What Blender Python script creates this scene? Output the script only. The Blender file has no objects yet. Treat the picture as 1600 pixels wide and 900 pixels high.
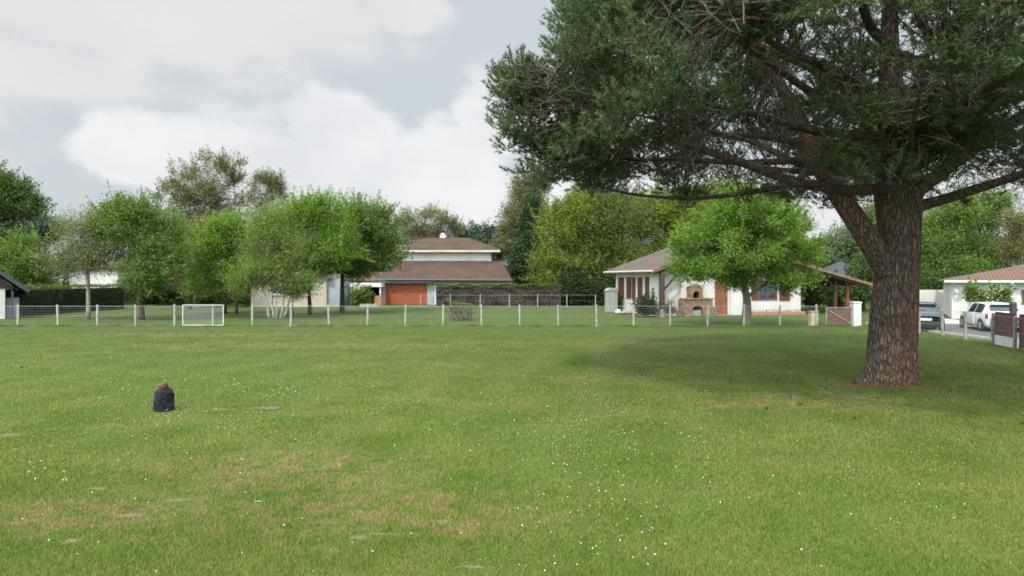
import bpy, math, random
import numpy as np
from mathutils import Vector, Matrix, noise as mnoise

R = math.radians
S = bpy.context.scene
COL = S.collection
rng = np.random.default_rng(7)
random.seed(7)

# ------------------------------------------------------------------ camera
F, HY, CH = 1043.0, 436.0, 2.5          # focal length (px of a 1600 wide frame), horizon row, eye height
cam_d = bpy.data.cameras.new('camera')
cam = bpy.data.objects.new('camera', cam_d); COL.objects.link(cam)
cam.location = (0, 0, CH); cam.rotation_euler = (R(90), 0, 0)
cam_d.sensor_width = 36; cam_d.lens = 36 * F / 1600
cam_d.shift_y = -(450 - HY) / 1600
cam_d.clip_end = 4000; cam_d.clip_start = .05
S.camera = cam

def at(px, py, Y):
    return np.array(((px - 800) / F * Y, Y, CH - (py - HY) / F * Y))
def X(px, Y): return (px - 800) / F * Y
def Z(py, Y): return CH - (py - HY) / F * Y
def G(px, py):
    Y = CH * F / (py - HY); return np.array((X(px, Y), Y, 0.0))

# ------------------------------------------------------------------ helpers
def link(name, me, mat=None, parent=None):
    o = bpy.data.objects.new(name, me); COL.objects.link(o)
    if mat: 
        me.materials.clear()
        me.materials.append(mat)
    if parent: o.parent = parent
    return o

def tag(o, label=None, cat=None, group=None, kind=None):
    if label: o['label'] = label
    if cat: o['category'] = cat
    if group: o['group'] = group
    if kind: o['kind'] = kind
    return o

def empty(name, loc, rz=0.0, label=None, cat=None, group=None):
    o = bpy.data.objects.new(name, None); COL.objects.link(o)
    o.location = tuple(float(v) for v in loc); o.rotation_euler = (0, 0, rz)
    o.empty_display_size = .3
    return tag(o, label, cat, group)

def copy_thing(o, loc, rz, label):
    def rec(src, parent):
        c = src.copy(); COL.objects.link(c)
        if parent is not None: c.parent = parent
        for ch in list(src.children): rec(ch, c)
        return c
    c = rec(o, None); c.location = loc; c.rotation_euler = (0, 0, rz); c['label'] = label
    return c

class MB:
    def __init__(s): s.v = []; s.f = []
    def add(s, vs, fs):
        n = len(s.v); s.v += [tuple(map(float, p)) for p in vs]; s.f += [tuple(n + i for i in f) for f in fs]; return s
    def box(s, x0, x1, y0, y1, z0, z1):
        return s.add([(x0,y0,z0),(x1,y0,z0),(x1,y1,z0),(x0,y1,z0),(x0,y0,z1),(x1,y0,z1),(x1,y1,z1),(x0,y1,z1)],
                     [(0,3,2,1),(4,5,6,7),(0,1,5,4),(1,2,6,5),(2,3,7,6),(3,0,4,7)])
    def bar(s, a, b, w, h=None, up=(0,0,1)):
        h = h or w; a = Vector(a); b = Vector(b); d = (b - a).normalized(); u = Vector(up)
        if abs(d.dot(u)) > .95: u = Vector((0,1,0))
        sx = d.cross(u).normalized() * (w/2); uz = sx.cross(d).normalized() * (h/2)
        vs = [p + i*sx + j*uz for p in (a,b) for i,j in ((-1,-1),(1,-1),(1,1),(-1,1))]
        return s.add(vs, [(0,1,2,3),(7,6,5,4),(0,4,5,1),(1,5,6,2),(2,6,7,3),(3,7,4,0)])
    def poly(s, pts, thick=None, n=None):
        """flat polygon, extruded by the vector thick"""
        k = len(pts)
        if thick is None: return s.add(pts, [tuple(range(k))])
        t = Vector(thick); top = [Vector(p) + t for p in pts]
        return s.add(list(pts) + top, [tuple(range(k))[::-1], tuple(range(k, 2*k))] + [(i,(i+1)%k,k+(i+1)%k,k+i) for i in range(k)])
    def tube(s, pts, rads, sides=8, cap=True, lobes=None):
        pts = [Vector(p) for p in pts]; n = len(pts); vs = []; fs = []
        ref = Vector((.31, .95, .02))
        for i, p in enumerate(pts):
            d = (pts[min(i+1,n-1)] - pts[max(i-1,0)]).normalized()
            a = d.cross(ref)
            if a.length < .15: a = d.cross(Vector((1,0,0)))
            a.normalize(); b = d.cross(a)
            for k in range(sides):
                t = 2*math.pi*k/sides
                r = rads[i] * (lobes(t, i/(n-1), p) if lobes else 1)
                vs.append(p + a*math.cos(t)*r + b*math.sin(t)*r)
        for i in range(n-1):
            for k in range(sides):
                k2 = (k+1) % sides
                fs.append((i*sides+k, i*sides+k2, (i+1)*sides+k2, (i+1)*sides+k))
        if cap: fs += [tuple(range(sides))[::-1], tuple((n-1)*sides+k for k in range(sides))]
        return s.add(vs, fs)
    def ball(s, c, r, seg=10, ring=7, jit=0.0):
        c = np.array(c, float); r = np.array(r, float) if np.ndim(r) else np.array((r,r,r)); vs = []; fs = []
        for i in range(ring+1):
            ph = math.pi*i/ring
            for k in range(seg):
                t = 2*math.pi*k/seg; j = 1 + (random.uniform(-jit, jit) if 0 < i < ring else 0)
                vs.append(c + r*j*np.array((math.sin(ph)*math.cos(t), math.sin(ph)*math.sin(t), -math.cos(ph))))
        for i in range(ring):
            for k in range(seg):
                fs.append((i*seg+k, i*seg+(k+1)%seg, (i+1)*seg+(k+1)%seg, (i+1)*seg+k))
        return s.add(vs, fs)
    def build(s, name, mat, parent=None, smooth=False, bevel=0):
        me = bpy.data.meshes.new(name); me.from_pydata(s.v, [], s.f); me.validate(); me.update()
        if smooth: me.polygons.foreach_set('use_smooth', [True]*len(me.polygons))
        o = link(name, me, mat, parent)
        if bevel:
            m = o.modifiers.new('bevel', 'BEVEL'); m.width = bevel; m.segments = 2; m.limit_method = 'ANGLE'
        return o

def soup(name, V, nper, mat, parent=None, tint=None):
    """V: (N*nper, 3) corner array, polygons of nper corners each"""
    n = len(V) // nper
    me = bpy.data.meshes.new(name)
    me.vertices.add(len(V)); me.vertices.foreach_set('co', np.ascontiguousarray(V, np.float32).ravel())
    me.loops.add(len(V)); me.loops.foreach_set('vertex_index', np.arange(len(V), dtype=np.int32))
    me.polygons.add(n); me.polygons.foreach_set('loop_start', np.arange(n, dtype=np.int32)*nper)
    me.polygons.foreach_set('loop_total', np.full(n, nper, np.int32))
    me.update(calc_edges=True)
    if tint is not None:
        a = me.attributes.new('tint', 'FLOAT', 'POINT'); a.data.foreach_set('value', np.repeat(tint, nper).astype(np.float32))
    return link(name, me, mat, parent)

def rand_unit(n):
    v = rng.normal(size=(n,3)); return v / np.linalg.norm(v, axis=1, keepdims=True)

def leaf_quads(C, size, flat=.35, asp=.6, droop=0.0):
    """rhombus leaves round the centres C; flat pulls the normals upwards"""
    n = len(C)
    N = rand_unit(n); N[:,2] = np.abs(N[:,2]) + flat; N /= np.linalg.norm(N, axis=1, keepdims=True)
    A = rand_unit(n); A[:,2] -= droop; A -= N * np.sum(A*N, 1, keepdims=True); A /= np.linalg.norm(A, axis=1, keepdims=True)
    B = np.cross(N, A)
    s = (size * rng.uniform(.6, 1.3, n))[:,None]
    V = np.stack([C - A*s*.5, C + B*s*asp*.5 - A*s*.05, C + A*s*.5 + N*s*.06, C - B*s*asp*.5 - A*s*.05], 1)
    return V.reshape(-1, 3)

# ------------------------------------------------------------------ node helpers
class NT:
    def __init__(s, tree): s.t = tree; s.n = tree.nodes; s.l = tree.links
    def new(s, typ, **kw):
        nd = s.n.new(typ)
        for k, v in kw.items(): setattr(nd, k, v)
        return nd
    def put(s, sock, val):
        if isinstance(val, bpy.types.NodeSocket): s.l.new(val, sock)
        else: sock.default_value = val
    def math(s, op, a, b=0.0, c=None, clamp=False):
        nd = s.new('ShaderNodeMath', operation=op, use_clamp=clamp); s.put(nd.inputs[0], a); s.put(nd.inputs[1], b)
        if c is not None: s.put(nd.inputs[2], c)
        return nd.outputs[0]
    def mix(s, fac, a, b, mode='MIX'):
        nd = s.new('ShaderNodeMix', data_type='RGBA', blend_type=mode); s.put(nd.inputs[0], fac)
        f = lambda c: tuple(c) + (1,) if isinstance(c, (tuple, list)) and len(c) == 3 else c
        s.put(nd.inputs[6], f(a)); s.put(nd.inputs[7], f(b)); return nd.outputs[2]
    def noise(s, vec, scale, detail=4, rough=.55, dist=0.0):
        nd = s.new('ShaderNodeTexNoise'); s.put(nd.inputs['Vector'], vec); nd.inputs['Scale'].default_value = scale
        nd.inputs['Detail'].default_value = detail; nd.inputs['Roughness'].default_value = rough; nd.inputs['Distortion'].default_value = dist
        return nd.outputs[0]
    def vscale(s, vec, sc, loc=(0,0,0)):
        nd = s.new('ShaderNodeMapping'); s.put(nd.inputs['Vector'], vec); nd.inputs['Scale'].default_value = sc; nd.inputs['Location'].default_value = loc
        return nd.outputs[0]
    def step(s, v, lo, hi):
        nd = s.new('ShaderNodeMapRange', interpolation_type='SMOOTHSTEP'); s.put(nd.inputs[0], v)
        nd.inputs[1].default_value = lo; nd.inputs[2].default_value = hi; return nd.outputs[0]
    def ramp(s, fac, stops):
        nd = s.new('ShaderNodeValToRGB'); s.put(nd.inputs[0], fac); e = nd.color_ramp.elements
        while len(e) < len(stops): e.new(.5)
        for el, (p, c) in zip(e, stops): el.position = p; el.color = tuple(c) + (1,)
        return nd.outputs[0]
    def bump(s, h, strength=.3, dist=.05):
        nd = s.new('ShaderNodeBump'); s.put(nd.inputs['Height'], h); nd.inputs['Strength'].default_value = strength; nd.inputs['Distance'].default_value = dist
        return nd.outputs[0]

def material(name):
    m = bpy.data.materials.new(name); m.use_nodes = True
    t = NT(m.node_tree); b = m.node_tree.nodes['Principled BSDF']
    return m, t, b

def mat_noise(name, c1, c2, scale=3, rough=.8, bump=0.0, bscale=30, detail=5, spec=.3, metal=0.0, stretch=(1,1,1), lo=.35, hi=.65):
    m, t, b = material(name)
    tc = t.new('ShaderNodeTexCoord').outputs['Object']; v = t.vscale(tc, stretch)
    n = t.step(t.noise(v, scale, detail), lo, hi)
    t.put(b.inputs['Base Color'], t.mix(n, c1, c2))
    b.inputs['Roughness'].default_value = rough; b.inputs['Specular IOR Level'].default_value = spec; b.inputs['Metallic'].default_value = metal
    if bump: t.put(b.inputs['Normal'], t.bump(t.noise(v, bscale, 4), bump, .02))
    return m

def mat_leaf(name, dark, mid, light, trans=.3):
    m, t, b = material(name)
    m.node_tree.nodes.remove(b); out = m.node_tree.nodes['Material Output']
    at_ = t.new('ShaderNodeAttribute', attribute_name='tint').outputs['Fac']
    col = t.ramp(at_, [(0, dark), (.5, mid), (1, light)])
    d = t.new('ShaderNodeBsdfPrincipled'); t.put(d.inputs['Base Color'], col); d.inputs['Roughness'].default_value = .6; d.inputs['Specular IOR Level'].default_value = .12
    tr = t.new('ShaderNodeBsdfTranslucent'); t.put(tr.inputs['Color'], t.mix(1.0, col, (1.25,1.3,.7), 'MULTIPLY'))
    mx = t.new('ShaderNodeMixShader'); mx.inputs[0].default_value = trans
    t.l.new(d.outputs[0], mx.inputs[1]); t.l.new(tr.outputs[0], mx.inputs[2]); t.l.new(mx.outputs[0], out.inputs[0])
    return m

def mat_bark(name, c1, c2, c3, scale=1.0, bump=.8):
    m, t, b = material(name)
    tc = t.new('ShaderNodeTexCoord').outputs['Object']
    v = t.vscale(tc, (7*scale, 7*scale, 1.7*scale))
    warp = t.noise(tc, 2.0*scale, 3)
    vo = t.new('ShaderNodeTexVoronoi', feature='DISTANCE_TO_EDGE'); 
    va = t.new('ShaderNodeVectorMath', operation='ADD'); t.l.new(v, va.inputs[0]); t.l.new(t.mix(1.0, (0,0,0), warp), va.inputs[1])
    t.l.new(va.outputs[0], vo.inputs['Vector']); vo.inputs['Scale'].default_value = 1.3
    crack = t.step(vo.outputs['Distance'], .0, .16)
    n1 = t.step(t.noise(t.vscale(tc, (1,1,.35)), 1.1*scale, 4), .38, .62)
    n2 = t.noise(tc, 22*scale, 5)
    base = t.mix(n1, c1, c2)
    base = t.mix(t.math('MULTIPLY', n2, .5), base, c3)
    base = t.mix(crack, t.mix(.55, base, (.02,.014,.01)), base)
    t.put(b.inputs['Base Color'], base); b.inputs['Roughness'].default_value = .9; b.inputs['Specular IOR Level'].default_value = .2
    h = t.math('ADD', t.math('MULTIPLY', crack, 1.0), t.math('MULTIPLY', n2, .5))
    t.put(b.inputs['Normal'], t.bump(h, bump, .06))
    return m

def mat_tiles(name, c1, c2, c3, wave=2.6, axis='X'):
    """roof tiles: columns of half-round tiles, with weathered colours"""
    m, t, b = material(name)
    tc = t.new('ShaderNodeTexCoord').outputs['Object']
    w = t.new('ShaderNodeTexWave', wave_type='BANDS', bands_direction=axis, wave_profile='SIN'); t.l.new(tc, w.inputs['Vector'])
    w.inputs['Scale'].default_value = wave; w.inputs['Distortion'].default_value = .3; w.inputs['Detail'].default_value = 1
    w2 = t.new('ShaderNodeTexWave', wave_type='BANDS', bands_direction='Y' if axis == 'X' else 'X', wave_profile='SAW'); t.l.new(tc, w2.inputs['Vector'])
    w2.inputs['Scale'].default_value = .95; w2.inputs['Distortion'].default_value = .4
    big = t.step(t.noise(tc, .6, 5), .35, .68); fine = t.step(t.noise(t.vscale(tc, (3.2,3.2,3.2)), 1.6, 3), .3, .7)
    col = t.mix(big, c1, c2); col = t.mix(t.math('MULTIPLY', fine, .5), col, c3)
    groove = t.step(w.outputs['Fac'], .02, .4)
    col = t.mix(groove, t.mix(.5, col, (.04,.025,.02)), col)
    t.put(b.inputs['Base Color'], col); b.inputs['Roughness'].default_value = .85; b.inputs['Specular IOR Level'].default_value = .2
    h = t.math('ADD', w.outputs['Fac'], t.math('MULTIPLY', w2.outputs['Fac'], .5))
    t.put(b.inputs['Normal'], t.bump(h, .6, .08))
    return m

def mat_boards(name, c1, c2, scale=3.0, axis='X', rough=.55):
    m, t, b = material(name)
    tc = t.new('ShaderNodeTexCoord').outputs['Object']
    w = t.new('ShaderNodeTexWave', wave_type='BANDS', bands_direction=axis, wave_profile='SAW'); t.l.new(tc, w.inputs['Vector']); w.inputs['Scale'].default_value = scale
    gap = t.step(w.outputs['Fac'], .0, .08)
    st = {'X': (6,6,.5), 'Z': (.6,.6,8), 'Y': (6,6,.5)}[axis]
    n = t.noise(t.vscale(tc, st), 2.0, 5)
    col = t.mix(t.step(n, .3, .7), c1, c2)
    col = t.mix(gap, t.mix(.6, col, (.02,.012,.01)), col)
    t.put(b.inputs['Base Color'], col); b.inputs['Roughness'].default_value = rough; b.inputs['Specular IOR Level'].default_value = .3
    t.put(b.inputs['Normal'], t.bump(gap, .5, .01))
    return m

def mat_stone(name, c1, c2, mortar, scale=3.5):
    m, t, b = material(name)
    tc = t.new('ShaderNodeTexCoord').outputs['Object']
    vo = t.new('ShaderNodeTexVoronoi', feature='DISTANCE_TO_EDGE'); t.l.new(tc, vo.inputs['Vector']); vo.inputs['Scale'].default_value = scale
    vc = t.new('ShaderNodeTexVoronoi'); t.l.new(tc, vc.inputs['Vector']); vc.inputs['Scale'].default_value = scale
    sep = t.new('ShaderNodeSeparateColor'); t.l.new(vc.outputs['Color'], sep.inputs[0])
    e = t.step(vo.outputs['Distance'], .01, .09)
    col = t.mix(sep.outputs[0], c1, c2); col = t.mix(t.math('MULTIPLY', t.noise(tc, 18, 4), .4), col, mortar); col = t.mix(e, mortar, col)
    t.put(b.inputs['Base Color'], col); b.inputs['Roughness'].default_value = .9
    t.put(b.inputs['Normal'], t.bump(e, .6, .03))
    return m

def mat_plain(name, c, rough=.5, metal=0.0, spec=.5, coat=0.0):
    m = mat_noise(name, tuple(v*.86 for v in c), c, 4, rough, 0, spec=spec, metal=metal)
    if coat: m.node_tree.nodes['Principled BSDF'].inputs['Coat Weight'].default_value = coat
    return m

def mat_glass(name, c=(.03,.04,.05)):
    m, t, b = material(name)
    tc = t.new('ShaderNodeTexCoord').outputs['Object']
    t.put(b.inputs['Base Color'], t.mix(t.step(t.noise(tc, 2.2, 3), .4, .6), c, tuple(v*2.2 for v in c)))
    b.inputs['Roughness'].default_value = .08; b.inputs['Specular IOR Level'].default_value = .8
    return m

# ------------------------------------------------------------------ light and sky
sun_to = Vector((.26, .60, -.80)).normalized()
sd = bpy.data.lights.new('sun', 'SUN'); sd.energy = 2.45; sd.angle = R(2.6); sd.color = (1, .95, .86)
sun = bpy.data.objects.new('sun', sd); COL.objects.link(sun); sun.rotation_euler = sun_to.to_track_quat('-Z', 'Y').to_euler()
sun.location = (-20, -40, 60)

W = bpy.data.worlds.new('World'); S.world = W; W.use_nodes = True
t = NT(W.node_tree); bg = W.node_tree.nodes['Background']
sky = t.new('ShaderNodeTexSky', sky_type='NISHITA'); sky.sun_disc = False
sv = -sun_to
sky.sun_elevation = math.asin(sv.z); sky.sun_rotation = math.atan2(sv.x, sv.y)
sky.air_density = 1.2; sky.dust_density = 2.5
dirv = t.new('ShaderNodeTexCoord').outputs['Generated']
sep = t.new('ShaderNodeSeparateXYZ'); t.l.new(dirv, sep.inputs[0])
az = t.math('ARCTAN2', sep.outputs[0], sep.outputs[1]); el = t.math('ARCSINE', sep.outputs[2])
def ang(px, py):
    a = math.atan((px-800)/F); return a, math.atan((HY-py)/math.hypot(F, px-800))
cv = t.vscale(dirv, (1, 1, 2.0))
n_big = t.noise(cv, 2.3, 3, .5); n_med = t.noise(cv, 6.5, 8, .56, .25); n_fine = t.noise(t.vscale(dirv, (1,1,1.5), (3.1,1.7,.4)), 15, 7, .55)
def blob(px, py, rx, ry):
    a0, e0 = ang(px, py)
    da = t.math('DIVIDE', t.math('SUBTRACT', az, a0), rx/F*.85); de = t.math('DIVIDE', t.math('SUBTRACT', el, e0), ry/F*.85)
    d = t.math('SQRT', t.math('ADD', t.math('MULTIPLY', da, da), t.math('MULTIPLY', de, de)))
    return t.math('SUBTRACT', 1.0, d)
def union(bl):
    o = bl[0]
    for b_ in bl[1:]: o = t.math('MAXIMUM', o, b_)
    return o
# low white cumulus bank; its top edge runs from the left trees up to the pine
cum = union([blob(545,225,130,125), blob(360,260,190,110), blob(690,290,190,150), blob(770,190,90,100), blob(560,370,330,110), blob(210,230,110,75), blob(950,260,220,150), blob(1300,330,400,140), blob(-100,420,180,70)])
edge = t.math('ADD', t.math('MULTIPLY', t.math('SUBTRACT', n_med, .5), 1.5), t.math('MULTIPLY', t.math('SUBTRACT', n_fine, .5), .55))
cum_m = t.step(t.math('ADD', cum, edge), .0, .36)
# higher grey-white layer filling the upper left
hi = union([blob(150,-60,480,210), blob(430,20,260,120), blob(620,20,110,45), blob(-350,60,350,220), blob(1500,-250,500,240), blob(60,110,260,60)])
hi_m = t.step(t.math('ADD', hi, t.math('MULTIPLY', edge, .8)), -.05, .42)
veil = t.math('ADD', .74, t.math('MULTIPLY', n_big, .2))
k = 10.0                                                      # the background strength is 0.1
haze_c = tuple(v*k for v in (.655,.715,.745)); cum_c = tuple(v*k for v in (.89,.90,.915)); gr_c = tuple(v*k for v in (.735,.74,.755)); gr2_c = tuple(v*k for v in (.79,.79,.805))
c0 = t.mix(veil, sky.outputs[0], haze_c)
c1 = t.mix(t.math('MULTIPLY', hi_m, .92), c0, t.mix(t.step(n_med, .3, .7), gr_c, gr2_c))
shade = t.step(t.math('ADD', n_big, t.math('MULTIPLY', n_med, .5)), .62, .95)
c2 = t.mix(t.math('MULTIPLY', cum_m, .93), c1, t.mix(shade, cum_c, tuple(v*k for v in (.76,.775,.80))))
# extra cloud gain round the sun behind the camera, added to fill the shadows
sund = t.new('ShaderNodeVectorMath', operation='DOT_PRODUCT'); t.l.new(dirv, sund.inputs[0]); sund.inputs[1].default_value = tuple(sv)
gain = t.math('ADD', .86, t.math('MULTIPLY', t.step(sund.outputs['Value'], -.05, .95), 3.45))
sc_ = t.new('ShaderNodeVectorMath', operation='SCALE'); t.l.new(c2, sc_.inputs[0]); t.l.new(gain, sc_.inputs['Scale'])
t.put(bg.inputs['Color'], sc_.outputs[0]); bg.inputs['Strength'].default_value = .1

S.view_settings.view_transform = 'Standard'; S.view_settings.look = 'None'; S.view_settings.exposure = .25; S.view_settings.gamma = 1
S.view_settings.use_curve_mapping = False
S.render.engine = 'CYCLES'; S.cycles.use_denoising = True
S.cycles.max_bounces = 6; S.cycles.transparent_max_bounces = 6; S.cycles.diffuse_bounces = 3; S.cycles.glossy_bounces = 2
S.cycles.filter_width = 1.7

# ------------------------------------------------------------------ lawn
BARE = [(405,638,.40,.16),(562,840,.17,.10),(150,764,.16,.09),(280,781,.26,.08),(15,680,.35,.16),(112,846,.16,.09),(205,806,.3,.1),
        (690,815,.16,.1),(345,640,.35,.12),(520,862,.14,.06),(740,886,.25,.07),(600,834,.28,.06)]
BAREW = [(*G(px,py)[:2], rx, ry) for px,py,rx,ry in BARE]
PINE = G(1392, 601)
DRY = [(-3.0,8.6,2.3,1.5),(-1.5,7.2,2.6,1.3),(-4.6,7.0,2.5,.9),(6,13.5,3.2,1.3),(2.2,17.0,2.2,.9),(-7,25,10,2.2),(4,26,5,1.6),(-14,30,9,1.6)]

def lawn_nodes(t):
    tc = t.new('ShaderNodeTexCoord').outputs['Object']
    sp = t.new('ShaderNodeSeparateXYZ'); t.l.new(tc, sp.inputs[0])
    n0 = t.noise(tc, .16, 4, .5); n1 = t.noise(tc, .7, 5, .55); n2 = t.noise(t.vscale(tc, (1,1.3,1)), 3.1, 6, .6); n3 = t.noise(tc, 14, 4, .6)
    def blobs(L, soft):
        o = None
        for x,y,rx,ry in L:
            dx = t.math('DIVIDE', t.math('SUBTRACT', sp.outputs[0], float(x)), rx); dy = t.math('DIVIDE', t.math('SUBTRACT', sp.outputs[1], float(y)), ry)
            d = t.math('SUBTRACT', 1.0, t.math('SQRT', t.math('ADD', t.math('MULTIPLY', dx, dx), t.math('MULTIPLY', dy, dy))))
            o = d if o is None else t.math('MAXIMUM', o, d)
        return o
    g1 = t.mix(t.step(n1, .34, .66), (.098,.152,.034), (.160,.188,.060))
    g1 = t.mix(t.math('MULTIPLY', t.step(n0, .42, .62), .55), g1, (.086,.156,.034))
    # mowing passes running away from the street
    ph = t.math('ADD', t.math('MULTIPLY', sp.outputs[0], 3.2), t.math('MULTIPLY', sp.outputs[1], -.55))
    stripe = t.math('SINE', t.math('ADD', ph, t.math('MULTIPLY', n0, 9.0)))
    g1 = t.mix(t.math('MULTIPLY', t.step(stripe, -.3, .8), .40), g1, (.146,.190,.060))
    dry = t.math('ADD', t.math('MULTIPLY', t.step(t.math('ADD', blobs(DRY, 1), t.math('MULTIPLY', t.math('SUBTRACT', n1, .5), 1.6)), -.15, .9), 1.0), .16)
    # the far half is a deeper green
    far = t.step(t.math('ADD', sp.outputs[1], t.math('MULTIPLY', t.math('SUBTRACT', n0, .5), 14.0)), 15, 33)
    g1 = t.mix(t.math('MULTIPLY', far, .8), g1, t.mix(t.step(n1, .34, .66), (.070,.118,.028), (.105,.142,.045)))
    drym = t.math('MULTIPLY', t.step(n2, .40, .64), dry, clamp=True)
    g2 = t.mix(drym, g1, (.228,.186,.102))
    bare = t.step(t.math('ADD', blobs(BAREW, 1), t.math('ADD', t.math('MULTIPLY', t.math('SUBTRACT', n2, .5), 2.2), t.math('MULTIPLY', t.math('SUBTRACT', n3, .5), 1.6))), .1, .75)
    pine = t.step(t.math('ADD', blobs([(PINE[0]-.1, PINE[1]-.1, 1.75, 1.0)], 1), t.math('MULTIPLY', t.math('SUBTRACT', n2, .5), 1.2)), .05, .6)
    return tc, g2, bare, pine, n2, n3

m_ground, t, b = material('lawn_ground')
tc, g, bare, pine, n2, n3 = lawn_nodes(t)
g_ = t.mix(1.0, g, (.66,.67,.62), 'MULTIPLY')   # colour darkened to stand in for the blades' self-shadow
c = t.mix(t.step(n3, .3, .7), g_, t.mix(.35, g_, (.05,.08,.02)))
c = t.mix(t.math('MULTIPLY', bare, .6), c, t.mix(n3, (.165,.14,.095), (.225,.19,.135)))
c = t.mix(t.math('MULTIPLY', pine, .8), c, t.mix(n3, (.20,.125,.065), (.12,.09,.045)))
t.put(b.inputs['Base Color'], c); b.inputs['Roughness'].default_value = .95; b.inputs['Specular IOR Level'].default_value = .08
t.put(b.inputs['Normal'], t.bump(t.math('ADD', n3, n2), .7, .05))
tag(MB().add([(-900,-200,0),(900,-200,0),(900,1600,0),(-900,1600,0)], [(0,1,2,3)]).build('ground', m_ground), kind='structure')

m_blade, t, b = material('grass_blade')
tc, g, bare, pine, n2, n3 = lawn_nodes(t)
ti = t.new('ShaderNodeAttribute', attribute_name='tint').outputs['Fac']
g = t.mix(t.math('MULTIPLY', pine, .6), g, (.16,.11,.055))
c = t.mix(1.0, t.mix(1.0, g, t.ramp(ti, [(0,(.80,.85,.78)),(.5,(1,1,1)),(.85,(1.08,1.11,1.04)),(1,(1.36,1.26,1.22))]), 'MULTIPLY'), (1.40,1.38,1.14), 'MULTIPLY')
t.put(b.inputs['Base Color'], c); b.inputs['Roughness'].default_value = .7; b.inputs['Specular IOR Level'].default_value = .15
m_blade.node_tree.nodes.remove(b); out = m_blade.node_tree.nodes['Material Output']
df = t.new('ShaderNodeBsdfDiffuse'); tr = t.new('ShaderNodeBsdfTranslucent'); t.put(df.inputs[0], c); t.put(tr.inputs[0], c)
mx = t.new('ShaderNodeMixShader'); mx.inputs[0].default_value = .3
t.l.new(df.outputs[0], mx.inputs[1]); t.l.new(tr.outputs[0], mx.inputs[2]); t.l.new(mx.outputs[0], out.inputs[0])

def make_grass(n):
    px = rng.uniform(-260, 1860, n); py = HY + CH*F*rng.uniform(1/33.0, 1/4.6, n)
    Y = CH*F/(py-HY); x = (px-800)/F*Y
    keep = np.ones(n, bool)
    jit = 1 + .35*np.sin(x*9+Y*7)*np.sin(x*5-Y*11)
    for bx,by,rx,ry in BAREW:
        keep &= (((x-bx)/(rx*.9))**2 + ((Y-by)/(ry*.9))**2) > jit*rng.uniform(.0,1.1,n)
    keep &= (((x-PINE[0]+.1)/1.25)**2 + ((Y-PINE[1]+.1)/.75)**2) > jit*rng.uniform(.4,1.2,n)
    keep &= ~((x > 19.2) & (Y > 22))
    x, Y = x[keep], Y[keep]; n = len(x)
    clump = .78 + .30*np.sin(x*2.1+1.3*np.sin(Y*1.7))*np.sin(Y*2.6+np.sin(x*1.3)) + .35*np.maximum(0, np.sin(x*7.3+2*np.sin(Y*3.1))*np.sin(Y*8.9+1.7*np.sin(x*4.3)))**2
    h = rng.uniform(.022, .05, n)*clump; w = (.004 + .00095*Y)*rng.uniform(.7,1.3,n)
    a = rng.uniform(0, 2*np.pi, n); lean = rng.uniform(.2, 1.1, n)*h; la = rng.uniform(0, 2*np.pi, n)
    # longer grass the mower misses: along the fence and round the big trunk
    def more(a, c): return np.concatenate([a, c])
    nf = 16000; xf = rng.uniform(-28, 18.8, nf); ok = np.sin(xf*2.3)+np.sin(xf*5.1+1)+rng.normal(0,.8,nf) > -.3; xf = xf[ok]; nf = len(xf)
    at_ = rng.uniform(0, 2*np.pi, 2600); rt_ = rng.uniform(.60, .82, 2600)
    x = more(x, np.concatenate([xf, PINE[0]+np.cos(at_)*rt_])); Y = more(Y, np.concatenate([35.12+rng.normal(0,.10,nf), PINE[1]+np.sin(at_)*rt_]))
    h = more(h, np.concatenate([rng.uniform(.06,.17,nf), rng.uniform(.03,.09,2600)])); w = more(w, np.concatenate([rng.uniform(.012,.03,nf), rng.uniform(.008,.018,2600)]))
    n = len(x); a = rng.uniform(0, 2*np.pi, n); la = rng.uniform(0, 2*np.pi, n); lean = rng.uniform(.2,1.0,n)*h
    P = np.stack([x, Y, np.zeros(n)], 1); d = np.stack([np.cos(a), np.sin(a), np.zeros(n)], 1)*(w/2)[:,None]
    T = P + np.stack([np.cos(la)*lean, np.sin(la)*lean, h], 1)
    V = np.stack([P-d, P+d, T], 1).reshape(-1,3)
    tint = np.clip(rng.normal(.45, .2, n), 0, 1); tint[rng.random(n) < .03] = 1
    return soup('grass', V, 3, m_blade, tint=tint)
tag(make_grass(800000), kind='stuff')

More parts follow.
